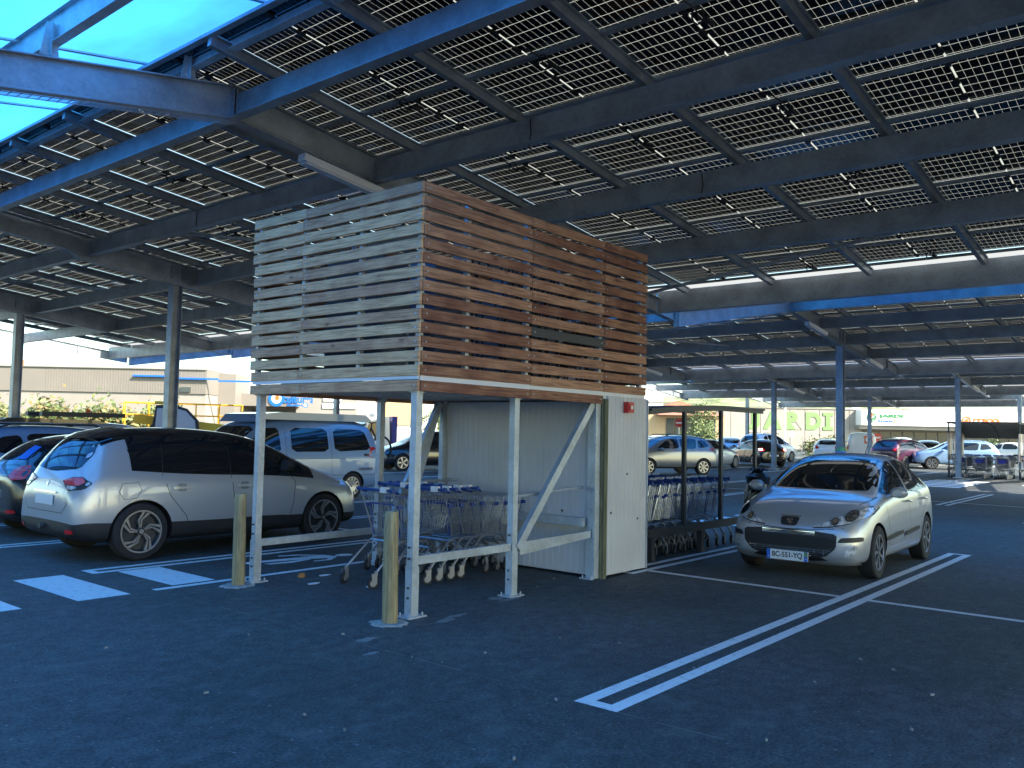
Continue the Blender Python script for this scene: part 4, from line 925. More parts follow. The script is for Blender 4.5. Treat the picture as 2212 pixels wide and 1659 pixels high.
q = MB(); q.prism([(.95, 1.86), (1.15, 1.80), (1.0, 1.98), (.5, 2.03), (-1.95, 2.03), (-2.15, 1.90), (-2.1, 1.86)], lambda a, c: (a, -.74, c), lambda a, c: (a, .74, c)); q.build('pop_up_roof', P_blue, c5)
q = MB(); q.box(-2.46, -2.28, -.90, .90, .34, .56); q.build('rear_bumper', P_blue, c5)
conf(bv, [(-1.85, 1.02), (-1.99, 1.06), (-1.85, 1.10), (-1.78, 1.06)], 'L', 'filler_cap', M['plast'], c5, .008, .1)
text('side_lettering', 'CALIFORNIA', .07, Matrix(((-1, 0, 0, -1.85), (0, 0, 1, .935), (0, 1, 0, .72), (0, 0, 0, 1))), M['dark'], c5, .45)
c6, bv = van('white panel van at far left with two dark ladder tubes on its roof', 10.0, 22.6, 0, P_white, 'delivery van', (.95, .92, .88), win=[[(1.45, 1.12), (1.28, 1.42), (1.0, 1.66), (.62, 1.68), (.58, 1.12)]])
for y_ in (-.55, .3):
    q = MB(); q.box(-1.3, .75, y_-.08, y_+.08, 1.84, 1.95); q.build('roof_tube', M['dark'], c6)
q = MB(); q.tube([(.2, .3, 1.95), (.2, .3, 2.05)], .06, 10); q.build('beacon', M['sorange'], c6)
# --- bicycle on the back of the camper
bk = thing('bicycle', 'black mountain bicycle hung on the back of the pale blue camper van', 'bicycle', (14.62, 16.35, 0))
def bwheel(c):
    q = MB(); k = 28; q.tube([(c[0]+.33*math.cos(2*math.pi*i/k), c[1], c[2]+.33*math.sin(2*math.pi*i/k)) for i in range(k+1)], .026, 7, False)
    o = q.build('wheel', M['rubber'], bk, True)
    q = MB()
    for i in range(14): a = 2*math.pi*i/14; q.tube([c, (c[0]+.31*math.cos(a), c[1]+.0, c[2]+.31*math.sin(a))], .003, 3)
    q.tube([(c[0], c[1]-.05, c[2]), (c[0], c[1]+.05, c[2])], .03, 8); q.build('spokes', M['wire'], o)
bwheel((0, 0, 1.18)); bwheel((.02, .95, 1.18))
q = MB()
for a, c in (((0, 0, 1.18), (-.10, .30, 1.72)), ((-.10, .30, 1.72), (0, .62, 1.15)), ((0, .62, 1.15), (-.05, .72, 1.62)), ((-.05, .72, 1.62), (-.10, .32, 1.60)), ((0, .62, 1.15), (.02, .95, 1.18)), ((.02, .95, 1.18), (-.05, .72, 1.58))): q.tube([a, c], .022, 6)
q.build('frame', M['plast'], bk, True)
q = MB(); q.tube([(-.10, .28, 1.72), (-.13, .25, 1.84), (-.4, .22, 1.90), (-.13, .25, 1.84), (.2, .2, 1.92)], .016, 6); q.build('handlebar', M['plast'], bk, True)
q = MB(); q.tube([(-.05, .72, 1.6), (-.05, .76, 1.78)], .014, 6); q.prism([(-.14, .70), (.14, .76), (.06, .84), (-.12, .84)], lambda a, c: (a, c, 1.78), lambda a, c: (a, c, 1.82)); q.build('saddle', M['plast'], bk)
# ------------------------------------------------------------------ shopping trolleys
def trolley(label):
    t = thing('shopping_trolley', label, 'shopping trolley')
    bt = [(-.33, .275, .98), (.52, .235, .90)]; bb = [(-.24, .245, .50), (.44, .20, .57)]
    def L(a, c, k): return tuple(a[i]+(c[i]-a[i])*k for i in range(3))
    q = MB(); r_ = .0028
    def w_(a, c, r2=r_): q.tube([a, c], r2, 4, False)
    for s_ in (1, -1):
        T0, T1, B0, B1 = [(p[0], s_*p[1], p[2]) for p in (bt[0], bt[1], bb[0], bb[1])]
        for i in range(19): w_(L(T0, T1, i/18), L(B0, B1, i/18))
        for k in (0, .25, .5, .75, 1): w_(L(T0, B0, k), L(T1, B1, k), .0045 if k in (0, 1) else r_)
    for X0, X1, n_ in ((0, 1, 10),):
        for e in (0, 1):
            TA, TB = (bt[e][0], bt[e][1], bt[e][2]), (bt[e][0], -bt[e][1], bt[e][2]); BA, BB = (bb[e][0], bb[e][1], bb[e][2]), (bb[e][0], -bb[e][1], bb[e][2])
            for i in range(n_+1): w_(L(TA, TB, i/n_), L(BA, BB, i/n_))
            for k in (0, .25, .5, .75, 1): w_(L(TA, BA, k), L(TB, BB, k), .0045 if k in (0, 1) else r_)
    for i in range(13):
        a, c = L((bb[0][0], bb[0][1], bb[0][2]), (bb[1][0], bb[1][1], bb[1][2]), i/12), L((bb[0][0], -bb[0][1], bb[0][2]), (bb[1][0], -bb[1][1], bb[1][2]), i/12); w_(a, c)
    for i in range(9): w_(L((bb[0][0], bb[0][1], bb[0][2]), (bb[0][0], -bb[0][1], bb[0][2]), i/8), L((bb[1][0], bb[1][1], bb[1][2]), (bb[1][0], -bb[1][1], bb[1][2]), i/8))
    q.build('basket', M['wire'], t, fix=False)
    q = MB()
    for s_ in (1, -1):
        q.tube([(-.60, s_*.26, .17), (-.57, s_*.26, .20), (-.30, s_*.25, .44), (-.20, s_*.245, .47), (.12, s_*.22, .44), (.30, s_*.20, .27), (.44, s_*.18, .20), (.44, s_*.18, .17)], .013, 8)
        q.tube([(-.24, s_*.25, .50), (-.42, s_*.275, 1.0)], .009, 6)
    q.tube([(-.28, -.25, .45), (-.28, .25, .45)], .011, 6); q.tube([(.2, -.21, .36), (.2, .21, .36)], .011, 6)
    q.build('chassis', M['wire'], t, True)
    q = MB(); q.tube([(-.43, -.29, 1.02), (-.43, .29, 1.02)], .017, 10)
    for s_ in (1, -1): q.tube([(-.43, s_*.285, 1.02), (-.43, s_*.31, 1.02)], .026, 10); q.tube([(-.43, s_*.285, 1.02), (-.34, s_*.275, .985)], .014, 6)
    q.build('handle', M['bluep'], t, True)
    q = MB()
    for s_ in (1, -1): q.tube([(-.30, s_*.255, .84), (-.26, s_*.22, .50)], .008, 5); q.box(-.345, -.285, s_*.26-.03, s_*.26+.03, .82, .86)
    q.tube([(-.33, -.22, .86), (-.33, .22, .86)], .010, 5); q.build('gate_rod', M['bluep'], t)
    q = MB(); q.box(-.455, -.405, -.20, -.10, .995, 1.055); q.build('coin_lock', M['whitep'], t)
    for s_ in (1, -1): q = MB(); q.tube([(.505, s_*.235, .86), (.43, s_*.21, .60), (.45, s_*.20, .50)], .007, 5); q.box(.48, .56, s_*.235-.02, s_*.235+.02, .80, .84); q.build('corner_guard', M['bluep'], t)
    for x, y, rz in ((-.60, .26, .3), (-.60, -.26, -.5), (.44, .18, .1), (.44, -.18, .2)):
        q = MB(); q.lathe([(.018, -.018), (.058, -.018), (.062, -.010), (.062, .010), (.058, .018), (.018, .018)], 'y', 18, (-.03, 0, .062)); o = q.build('caster_wheel', M['rubber'], t, True); o.location = (x, y, 0); o.rotation_euler.z = rz
        q = MB(); q.lathe([(.0, -.020), (.034, -.020), (.034, .020), (.0, .020)], 'y', 14, (-.03, 0, .062)); q.box(-.045, .01, -.026, -.021, .055, .16); q.box(-.045, .01, .021, .026, .055, .16); q.tube([(0, 0, .14), (0, 0, .19)], .02, 8)
        q.build('fork', M['fork'], o)
    return t
tr = trolley('nearest shopping trolley under the slatted shelter, standing apart in front of the nested ones')
place(tr, 6.71, 7.07, 0, R(-3))
grpA = 'shopping trolleys nested under the slatted shelter'
tr['group'] = grpA
for i, (x, y, lab) in enumerate(((7.28, 6.9, 'first trolley of the nested row behind the lone trolley under the slatted shelter'), (7.48, 6.9, 'second trolley of the near nested row under the slatted shelter'), (7.66, 6.9, 'third trolley of the near nested row under the slatted shelter'), (7.83, 6.91, 'innermost trolley of the near nested row, front against the white wall'),
        (7.50, 7.62, 'outer trolley of the far lane under the slatted shelter'), (7.66, 7.60, 'second trolley of the far lane under the slatted shelter'), (7.81, 7.62, 'innermost trolley of the far lane, front against the white wall'))):
    place(copy_tree(tr), x, y, 0, R(random.uniform(-1, 1)), lab, grpA)
def shelter_b(name, label, x, y, rz=0, W_=2.5, L_=3.7, z0=2.0, z1=2.12, group='metal trolley shelters'):
    """local x: 0 closed end to L_ open end"""
    s_ = thing(name, label, 'trolley shelter', (x, y, zg(x, y)), rz, group)
    pr = [(L_*k, z0+(z1-z0)*math.sin(min(1, k*1.5)*math.pi/2)) for k in [i/10 for i in range(11)]]
    q = MB(); lo = pr; hi = [(a, c+.03) for a, c in pr]
    q.prism(hi+lo[::-1], lambda a, c: (a, -.05, c), lambda a, c: (a, W_+.05, c+.0)); q.build('roof_sheet', M['dark'], s_)
    for k in (0, .5, 1):
        y_ = W_*k; q = MB()
        for a, c in zip(pr, pr[1:]): q.bar((a[0], y_, a[1]-.025), (c[0], y_, c[1]-.025), .04, .05)
        q.build('roof_rib', M['dark'], s_)
    for y_ in (0, W_):
        q = MB(); q.bar((0, y_, .37), (L_-.1, y_, .37), .05, .11); q.build('rail', M['dark'], s_)
        for xx in ((1.0, 2.16, L_-.3) if L_ > 3 else (.8, 1.6)):
            zz = z0+(z1-z0)*math.sin(min(1, xx/L_*1.5)*math.pi/2); q = MB(); q.box(xx-.03, xx+.03, y_-.025, y_+.025, .42, zz-.03); q.build('post', M['dark'], s_)
        for xx in (.1, 1.52, L_-.3): q = MB(); q.box(xx-.045, xx+.045, y_-.04, y_+.04, 0, .315); q.box(xx-.1, xx+.1, y_-.08, y_+.08, 0, .012); q.build('leg', M['dark'], s_)
    return s_
s2 = shelter_b('trolley_shelter', 'dark metal trolley shelter with curved roof between the white cabin and the silver hatchback', 9.9, 5.82, 0)
for k in range(10):
    o = copy_tree(tr); lab = ['outermost trolley of the row beside the silver hatchback', 'second trolley from the open end beside the silver hatchback'][k] if k < 2 else 'trolley nested in the long row beyond the white cabin'
    place(o, 12.14-.262*k, 6.23+random.uniform(-.01, .01), 0, math.pi+R(random.uniform(-1.5, 1.5)), lab, 'trolleys nested in the row beyond the white cabin')
for k in range(8):
    place(copy_tree(tr), 12.0-.27*k, 7.0, 0, math.pi, 'trolley nested in the second row behind the near row in the dark shelter', 'trolleys nested in the second row beyond the white cabin')
s3 = shelter_b('trolley_shelter', 'distant trolley shelter with clear side panels and blue plated trolleys at far right', 45.3, 9.2, math.pi, 2.75, 3.8, 1.75, 2.42)
for y_, nm in ((2.75, 'advert_panel'), (0, 'advert_panel')):
    for i in range(3):
        q = MB(); q.box(.6+i*1.1, 1.5+i*1.1, y_-.01, y_+.01, .75, 1.95); o = q.build('side_panel', M['trans'], s3)
        q = MB(); q.lathe([(.0, 0), (.28, 0), (.28, .012), (0, .012)], 'y', 20, (1.05+i*1.1, y_+(.012 if y_ else -.024), 1.35)); q.build('poster', M['redp'] if i == 0 else M['signw'], o)
zt_ = zg(42, 8)
q = MB(); q.box(-.356, -.345, -.13, .13, .68, .82); plate_ = q.mesh('advert_plate', M['navy'])
for lane, y_ in enumerate((8.75, 7.98, 7.1, 6.1)):
    for k in range(5):
        o = copy_tree(tr); link('advert_plate', plate_, o); place(o, 41.95+.27*k+(.3 if lane == 3 else 0), y_, zt_, 0, 'trolley with blue plate nested in the distant shelter at far right', 'trolleys in the distant shelter at far right')
# black sack on the shelter post
sk = thing('rubbish_sack', 'crumpled black plastic sack hanging on the end post of the dark trolley shelter', 'bag', (13.2, 5.72, .38))
q = MB(); rnd = random.Random(5)
for k, (z, r_) in enumerate(((0, .12), (.08, .22), (.25, .27), (.42, .26), (.55, .2), (.66, .22), (.74, .12))):
    for j in range(16):
        a = 2*math.pi*j/16; rr = r_*(1+rnd.uniform(-.16, .16)); q.v.append((rr*math.cos(a), rr*math.sin(a)*.8, z+rnd.uniform(-.02, .02)))
for k in range(6):
    for j in range(16): q.f.append([k*16+j, k*16+(j+1) % 16, (k+1)*16+(j+1) % 16, (k+1)*16+j]); q.mi.append(0)
q.f.append([6*16+j for j in range(16)]); q.mi.append(0)
q.build('sack', M['blackb'], sk)
q = MB()
for j in range(7): a = j*.9; q.tube([(0, 0, .7), (.1*math.cos(a), .1*math.sin(a), .8), (.16*math.cos(a+.4), .16*math.sin(a+.4), .76)], [.03, .02, .006], 5)
q.build('tied_top', M['blackb'], sk)
# ------------------------------------------------------------------ far cars
def vd(x): return PSI-math.atan((x-1106)/1840)
def farcar(x, d, rel, label, sts, p_, **k):
    kw = dict(HK); kw.update(k); pl = kw.pop('cat', 'car'); nm = kw.pop('nm', 'parked_car')
    c, bv, bd = car(nm, label, pl, sts, p_, lv=1, **kw); g_ = P(x, d); place(c, g_.x, g_.y, zg(g_.x, g_.y), vd(x)+R(rel)); c['group'] = 'cars parked beyond the canopies' ; return c, bv
sw = [[(.85, 1.08), (.45, 1.34), (.2, 1.46), (-.2, 1.49), (-.2, 1.08)], [(-.28, 1.08), (-.28, 1.49), (-1.1, 1.48), (-1.0, 1.08)], [(-1.1, 1.10), (-1.18, 1.46), (-1.5, 1.42), (-1.7, 1.18)]]
SV = dict(win=sw, rwin=[(-.58, 1.16), (-.56, 1.45), (.56, 1.45), (.58, 1.16)], tail=[(.60, .9), (.62, 1.08), (.84, 1.1), (.85, .92)], r_=.34, fx=1.25, rails=True, lowtrim=2)
MV = dict(win=mw, fwin=mfw, rwin=mrw, wb=2.75, fx=1.36, r_=.33, tail=[(.62, .9), (.66, 1.15), (.80, 1.15), (.86, .92)], mirror=(.62, 1.12))
farcar(1436, 35.5, 122, 'grey off-road car with roof bars seen from the side past the white cabin', SUV, P_grey, **SV)
farcar(1531, 43, -30, 'light silver hatchback turned right, behind the curved trolley shelter', HATCH, P_lsil, scale=(.95, .97, .97))
farcar(1572, 56, 12, 'light grey car with red tail lights behind the silver hatchback in the back row', HATCH, P_silver)
c208, bv = farcar(1634, 47, 28, 'black hatchback with glowing brake lights beside the pale blue column', HATCH, P_black, scale=(.93, .96, .97))
mb = mat('lit_brake_lamp', (.9, .3, .1), .3, emis=((1, .45, .25), 6))
for s_ in (1, -1): conf(bv, [(s_*a, z) for a, z in ((.62, .86), (.76, .86), (.76, .95), (.62, .95))][::s_], 'B', 'brake_lamp', mb, c208, .015, .1, 0)
farcar(1660, 54, -32, 'white leisure van with roof rails behind the black hatchback', MPV, P_white, rails=True, scale=(1, .97, 1.08), **MV)
farcar(1792, 58, -4, 'white hatchback seen straight from behind, left of the blue column', HATCH, P_white)
cv, bv = farcar(1863, 60, 0, 'white delivery van seen from behind with red square logo', BOXV, P_white, cat='delivery van', win=[], rwin=None, fwin=None, tail=[(.84, .8), (.84, 1.5), (.94, 1.5), (.94, .8)], wb=2.9, fx=1.5, nm='parked_van', mirror=(1.4, 1.3))
q = MB(); q.box(-2.47, -2.455, -.66, -.16, 1.22, 1.72); lo = q.build('logo_panel', M['sorange'], cv)
q = MB(); q.lathe([(0, 0), (.19, 0), (.19, .01), (0, .01)], 'x', 20, (-2.482, -.41, 1.47)); q.build('logo_disc', M['signw'], lo)
text('logo_numeral', 'i', .24, Matrix(((0, 0, -1, -2.485), (-1, 0, 0, -.41), (0, 1, 0, 1.47), (0, 0, 0, 1))), M['sblue'], lo, bold=.01)
farcar(1957, 49, -32, 'dark maroon off-road car turned right, sunlit flank, behind the silver hatchback', SUV, P_maroon, scale=(1.05, 1, 1), **SV)
farcar(1950, 66, -2, 'white off-road car behind the dark maroon one', SUV, P_white, scale=(1, 1.02, 1.05), **SV)
farcar(2002, 57, 8, 'dark blue hatchback with white roof line, between maroon car and trolley shelter', HATCH, P_navy, scale=(1, 1, 1.03))
farcar(2062, 47, 100, 'pale car side partly hidden behind the distant trolley shelter', SUV, P_blue, **SV)
farcar(2170, 62, 60, 'white car seen through the distant trolley shelter', HATCH, P_white)
farcar(2120, 70, -60, 'white car beyond the distant trolley shelter, by the shop doors', HATCH, P_white)
farcar(926, 35, 112, 'black compact family car with sunlit roof between the shelter posts', MPV, P_black, scale=(.95, .97, .98), style='five', **MV)
farcar(1415, 60, 150, 'white car behind the grey off-road car with roof bars', HATCH, P_white)
farcar(20, 31, 100, 'white car at the left edge behind the first thin column', MPV, P_white, **MV)
farcar(95, 33, 95, 'white car behind the black hatchback, left of the ladder van', MPV, P_white, scale=(1, 1, .98), **MV)
# tow truck
tk = thing('tow_truck', 'white tow truck cab with upright navy board behind its window', 'truck', P(868, 46), vd(868)+R(105))
q = MB(); q.prism([(1.0, .5), (3.0, .5), (3.15, .9), (3.0, 1.25), (2.4, 1.55), (1.95, 2.25), (1.6, 2.38), (.9, 2.38), (.8, .5)], lambda a, c: (a, -1.0, c), lambda a, c: (a, 1.0, c)); o = q.build('cab', P_white, tk)
for y_ in (1.005, -1.005):
    q = MB(); q.prism([(1.15, 1.35), (2.25, 1.4), (1.9, 2.1), (1.2, 2.12)], lambda a, c: (a, y_-.004, c), lambda a, c: (a, y_+.004, c)); q.build('side_window', M['glass'], tk)
q = MB(); q.bar((2.42, 0, 1.58), (1.98, 0, 2.24), 1.7, .02, up=(1, 0, 1)); q.build('windscreen', M['glass'], tk)
q = MB(); q.box(.45, .72, -.98, .98, .9, 2.4); q.build('headboard', M['navy'], tk)
q = MB(); q.box(-3.2, .8, -1.0, 1.0, .75, .95); q.build('flatbed', M['alu'], tk)
q = MB(); q.box(1.2, 1.6, -.6, .6, 2.40, 2.52); q.build('roof_sign', M['white'], tk)
for x in (2.2, -2.0):
    for s_ in (1, -1): wheel(tk, x, s_*.85, .36, .24, 'steel', s_)
# yellow telehandler and access platform
def MP(x, d, ang=0):  return P(x, d), vd(x)+R(ang)
th = thing('telehandler', 'yellow telescopic handler with dark cab behind the parked cars at left', 'construction vehicle', P(415, 36), vd(415)-R(90))
q = MB(); q.prism([(-2.3, .7), (2.2, .7), (2.4, 1.1), (1.2, 1.35), (-1.0, 1.45), (-2.3, 1.5)], lambda a, c: (a, -.9, c), lambda a, c: (a, .9, c)); q.build('chassis', M['yellow'], th)
q = MB(); q.bar((-2.2, -.2, 1.95), (3.6, -.2, 1.35), .34, .36); q.build('boom', M['yellow'], th)
q = MB(); q.prism([(-1.5, 1.4), (.35, 1.4), (.30, 1.9), (-.15, 2.38), (-.7, 2.55), (-1.35, 2.5)], lambda a, c: (a, -1.05, c), lambda a, c: (a, -.3, c)); cb = q.build('cab', M['plast'], th)
q = MB(); q.prism([(-.75, 1.5), (.2, 1.55), (.15, 1.9), (-.2, 2.28), (-.7, 2.42)], lambda a, c: (a, -1.06, c), lambda a, c: (a, -1.052, c)); q.build('cab_window', M['trans'], cb)
q = MB(); q.prism([(-1.35, 1.6), (-.85, 1.6), (-.85, 2.38), (-1.3, 2.38)], lambda a, c: (a, -1.06, c), lambda a, c: (a, -1.052, c)); q.build('cab_window', M['trans'], cb)
q = MB(); q.box(-1.4, -.6, -1.0, -.35, 2.56, 2.66); q.build('roof_cap', M['yellow'], th)
q = MB(); q.tube([(-.6, -.6, 2.6), (-.6, -.6, 2.75)], .08, 8); q.build('beacon', M['sorange'], th)
q = MB(); q.prism([(-1.9, 1.2), (-.2, 1.2), (.2, 1.0), (-.7, 1.9), (-1.3, 2.0)], lambda a, c: (a, .0, c), lambda a, c: (a, .25, c)); q.build('lift_arm', M['dark'], th)
for x in (-1.5, 1.5):
    for s_ in (1, -1): wheel(th, x, s_*.85, .5, .36, 'steel', s_)
ap = thing('access_platform', 'yellow railed lifting platform behind the telehandler', 'lift', P(405, 39), vd(405)-R(90))
q = MB(); q.box(-2.6, 2.4, -.6, .6, 1.0, 1.6); q.build('base', M['yellow'], ap)
for x in (-2.6, -1.6, -.6, .4, 1.4, 2.4):
    for y_ in (-.6, .6): q = MB(); q.tube([(x, y_, 1.6), (x, y_, 2.68)], .03, 6); q.build('rail_post', M['yellow'], ap)
for z in (2.15, 2.68):
    for y_ in (-.6, .6): q = MB(); q.tube([(-2.6, y_, z), (2.4, y_, z)], .03, 6); q.build('rail', M['yellow'], ap)
for x in (-2.0, 1.8):
    for s_ in (1, -1): wheel(ap, x, s_*.6, .4, .25, 'steel', s_)
# scooter with green helmet behind the hatchback
mo = thing('motor_scooter', 'dark red scooter with a green and blue helmet on its seat, behind the silver hatchback', 'motor scooter', P(1795, 21), vd(1795)+R(70))
q = MB(); q.prism([(-.8, .5), (.3, .45), (.35, .3), (.6, .4), (.75, .95), (.6, 1.1), (.45, .6), (.1, .62), (-.1, .95), (-.8, 1.1), (-.95, .95)], lambda a, c: (a, -.18, c), lambda a, c: (a, .18, c)); q.build('body', P_maroon, mo)
q = MB(); q.box(-.95, -.5, -.2, .2, 1.05, 1.26); q.build('top_case', P_maroon, mo)
for x in (-.6, .75): q = MB(); q.lathe([(.05, -.05), (.24, -.05), (.26, 0), (.24, .05), (.05, .05)], 'y', 20, (x, 0, .26)); q.build('wheel', M['rubber'], mo, True)
q = MB(); q.tube([(.5, -.35, 1.2), (.62, 0, 1.1), (.5, .35, 1.2)], .02, 6); q.build('handlebar', M['dark'], mo)
hm = link('motorcycle_helmet', None); place(hm, mo.location.x, mo.location.y, 0, mo.rotation_euler.z); tag(hm, 'green and blue helmet resting on the scooter behind the silver hatchback', 'helmet')
q = MB(); prof = [(.0, -.15), (.10, -.14), (.14, -.06), (.15, .02), (.12, .10), (.06, .145), (0, .15)]; q.lathe(prof, 'z', 16, (-.25, 0, 1.34)); q.build('shell', M['green'], hm, True)
q = MB(); q.lathe([(.152, -.05), (.156, .0), (.148, .04)], 'z', 16, (-.25, 0, 1.34)); q.build('visor', M['sblue'], hm, True)
# ------------------------------------------------------------------ buildings
FH = Vector((math.cos(PSI), math.sin(PSI), 0))
BM_ = Matrix(((R0.x, FH.x, 0, 0), (R0.y, FH.y, 0, 0), (0, 0, 1, 0), (0, 0, 0, 1)))
def bbox(parent, name, x0, x1, d0, d1, z0, z1, m_, dref=None):
    """box spanning picture columns x0..x1 at distance dref, from distance d0 to d1"""
    dr = dref or d0; u0, u1 = (x0-1106)/1840*dr, (x1-1106)/1840*dr
    q = MB(); q.box(u0, u1, d0, d1, z0, z1, BM_); return q.build(name, m_, parent)
def btext(parent, s_, x0, x1, d, z0, z1, m_, bold=0, ext=.03):
    u0, u1 = (x0-1106)/1840*d, (x1-1106)/1840*d
    F2 = BM_@Matrix(((1, 0, 0, (u0+u1)/2), (0, 0, -1, d), (0, 1, 0, (z0+z1)/2), (0, 0, 0, 1)))
    return text('sign_letter', s_, z1-z0, F2, m_, parent, u1-u0, ext, bold)
def disc(parent, name, x, d, z, r_, m_, r0=0, off=0, th_=.04):
    u = (x-1106)/1840*d; q = MB(); k = 28
    ring = [(r_*math.cos(2*math.pi*i/k), r_*math.sin(2*math.pi*i/k)) for i in range(k)]
    if r0: 
        for i in range(k):
            a, c = ring[i], ring[(i+1) % k]; pl = [a, c, (c[0]*r0/r_, c[1]*r0/r_), (a[0]*r0/r_, a[1]*r0/r_)]
            q.prism(pl, lambda p, s_: BM_@Vector((u+p, d-off, z+s_)), lambda p, s_: BM_@Vector((u+p, d-off-th_, z+s_)))
    else: q.prism(ring, lambda p, s_: BM_@Vector((u+p, d-off, z+s_)), lambda p, s_: BM_@Vector((u+p, d-off-th_, z+s_)))
    return q.build(name, m_, parent)
lb = thing('shop_building', 'long beige and grey shop building behind the cars at left with blue lettered sign', 'building', P(300, 70))
lb.location = (0, 0, 0)
bbox(lb, 'wall', -500, 445, 62, 80, 0, 4.0, M['greyw']); bbox(lb, 'cladding_band', -500, 446, 61.9, 80, 4.02, 5.75, M['greyd'], 62)
for i in range(60): bbox(lb, 'cladding_rib', 100+i*5.8, 100.7+i*5.8, 61.88, 61.9, 4.02, 5.75, M['greyd'], 62)
bbox(lb, 'side_wall', 446, 522, 64.5, 80, 0, 5.7, M['greyd'], 66); bbox(lb, 'upper_panel', 522, 640, 68, 82, 4.3, 6.1, M['signw'], 68)
bbox(lb, 'entrance_fascia', 520, 641, 66, 80, 3.35, 4.3, M['greyd']); bbox(lb, 'wall', 641, 772, 67, 82, 0, 5.6, M['greyw']); bbox(lb, 'wall', 522, 641, 69, 80, 0, 3.34, M['greyd'])
for x0, x1 in ((543, 563), (585, 598), (599, 621)): bbox(lb, 'window', x0, x1, 68.9, 69, 2.2, 3.05, M['winb'], 69)
bbox(lb, 'window', 391, 413, 61.8, 62, 4.15, 4.5, M['winb'], 62); bbox(lb, 'wall_sign', 365, 376, 61.9, 62, 3.2, 3.5, M['signw'], 62)
for x0, x1, z in ((285, 380, 5.32), (380, 470, 5.18), (470, 562, 5.05)): o = bbox(lb, 'blue_lit_canopy_edge', x0, x1, 61.65, 61.84, z-.12, z, M['sblue'], 61.65)  # stands in for a far canopy edge, its blue light put into the paint
btext(lb, 'culturel', 611, 676, 65.95, 3.62, 4.25, M['sblue'], .02);
disc(lb, 'logo_ring', 598, 65.95, 3.95, .62, M['sblue'], .40); disc(lb, 'logo_disc', 598, 65.95, 3.95, .38, M['signw'], 0, .01); disc(lb, 'logo_mark', 600, 65.95, 4.0, .17, M['sorange'], 0, .06)
btext(lb, 'E.Leclerc', 622, 655, 65.95, 3.38, 3.56, M['sblue'], .01); disc(lb, 'logo_ring', 661, 65.95, 3.47, .2, M['sblue'], .14); disc(lb, 'logo_disc', 661, 65.95, 3.47, .13, M['signw'], 0, .01)
bbox(lb, 'roof_edge', -500, 446, 61.8, 80, 5.76, 5.84, M['greyd'], 62)
bbox(lb, 'wall_panel_sign', 699, 738, 66.9, 67, 3.85, 4.15, M['signw'], 67); bbox(lb, 'wall_panel_sign', 698, 770, 66.9, 67, 3.3, 3.65, M['signw'], 67)
hb = thing('house', 'small house with red tiled roof and chimney at the far left edge', 'house'); 
bbox(hb, 'wall', -60, 45, 90, 98, 0, 5.6, M['beige']); bbox(hb, 'roof', -70, 50, 89, 99, 5.6, 7.2, M['orange']); bbox(hb, 'chimney', 4, 14, 92, 93, 7.2, 8.6, M['orange'], 90)
wb_ = thing('white_building', 'bright white building with beige panel behind the tow truck', 'building')
bbox(wb_, 'wall', 774, 1000, 80, 95, 0, 7, M['signw']); bbox(wb_, 'beige_panel', 830, 915, 79.8, 80, 2.2, 4.4, M['beige'], 80)
btext(wb_, 'S', 893, 905, 79.7, 3.0, 3.7, M['dark'], .01)
jb_ = thing('garden_centre', 'grey garden centre wall with huge pale green JARDI letters', 'building')
bbox(jb_, 'wall', 1556, 1862, 120, 160, 0, 5.85, M['greyw'])
for i in range(9): bbox(jb_, 'panel_joint', 1580+i*32, 1580.6+i*32, 119.96, 120, 0, 5.85, M['greyd'], 120)
bbox(jb_, 'roof_edge', 1556, 1862, 119.9, 160, 5.86, 6.0, M['greyd'], 120)
for ch, x0, x1 in (('J', 1612, 1642), ('A', 1650, 1690), ('R', 1697, 1734), ('D', 1742, 1775)): btext(jb_, ch, x0, x1, 119.95, 2.95, 5.42, M['green'], .14)
for pr_ in ((1779, 1801, 4.98, 5.42), (1785, 1795, 3.39, 4.98), (1779, 1801, 2.95, 3.39)): bbox(jb_, 'sign_letter', pr_[0], pr_[1], 119.9, 119.99, pr_[2], pr_[3], M['green'], 119.95)
sb = thing('shop_terrace', 'long white shop front with JARDI and BRICO signs at right', 'building')
bbox(sb, 'white_fascia', 1862, 2420, 118, 160, 3.75, 5.9, M['signw']); bbox(sb, 'lower_band', 1858, 2420, 118.5, 160, 3.2, 3.74, M['greyw']); bbox(sb, 'roof_plant', 1893, 1910, 128, 132, 5.9, 6.5, M['signw'], 120); bbox(sb, 'roof_plant', 2010, 2060, 126, 132, 5.9, 6.35, M['greyw'], 120)
bbox(sb, 'wall', 1862, 2420, 121, 160, 0, 3.19, M['greyd'], 118)
for i in range(16): bbox(sb, 'shop_window', 1894+i*26, 1916+i*26, 120.9, 121, .3, 2.9, M['winb'], 118)
disc(sb, 'logo_ring', 1884, 117.95, 4.83, .66, M['dgreen'], .52); disc(sb, 'logo_flower', 1884, 117.95, 5.1, .2, M['sorange'], 0, .01)
for s_ in (-1, 1):
    u = (1884-1106)/1840*117.9; q = MB(); q.prism([(u, 4.3), (u+s_*.38, 4.55), (u+s_*.42, 4.95), (u+s_*.1, 4.75)], lambda a, c: BM_@Vector((a, 117.95, c)), lambda a, c: BM_@Vector((a, 117.9, c))); q.build('logo_leaf', M['dgreen'], sb)
btext(sb, 'JARDI', 1900, 1952, 117.95, 4.72, 5.3, M['dgreen'], .03); btext(sb, 'E.Leclerc', 1899, 1930, 117.95, 4.22, 4.5, M['sblue'], .01); disc(sb, 'logo_ring', 1935, 117.95, 4.38, .22, M['sorange'], .13)
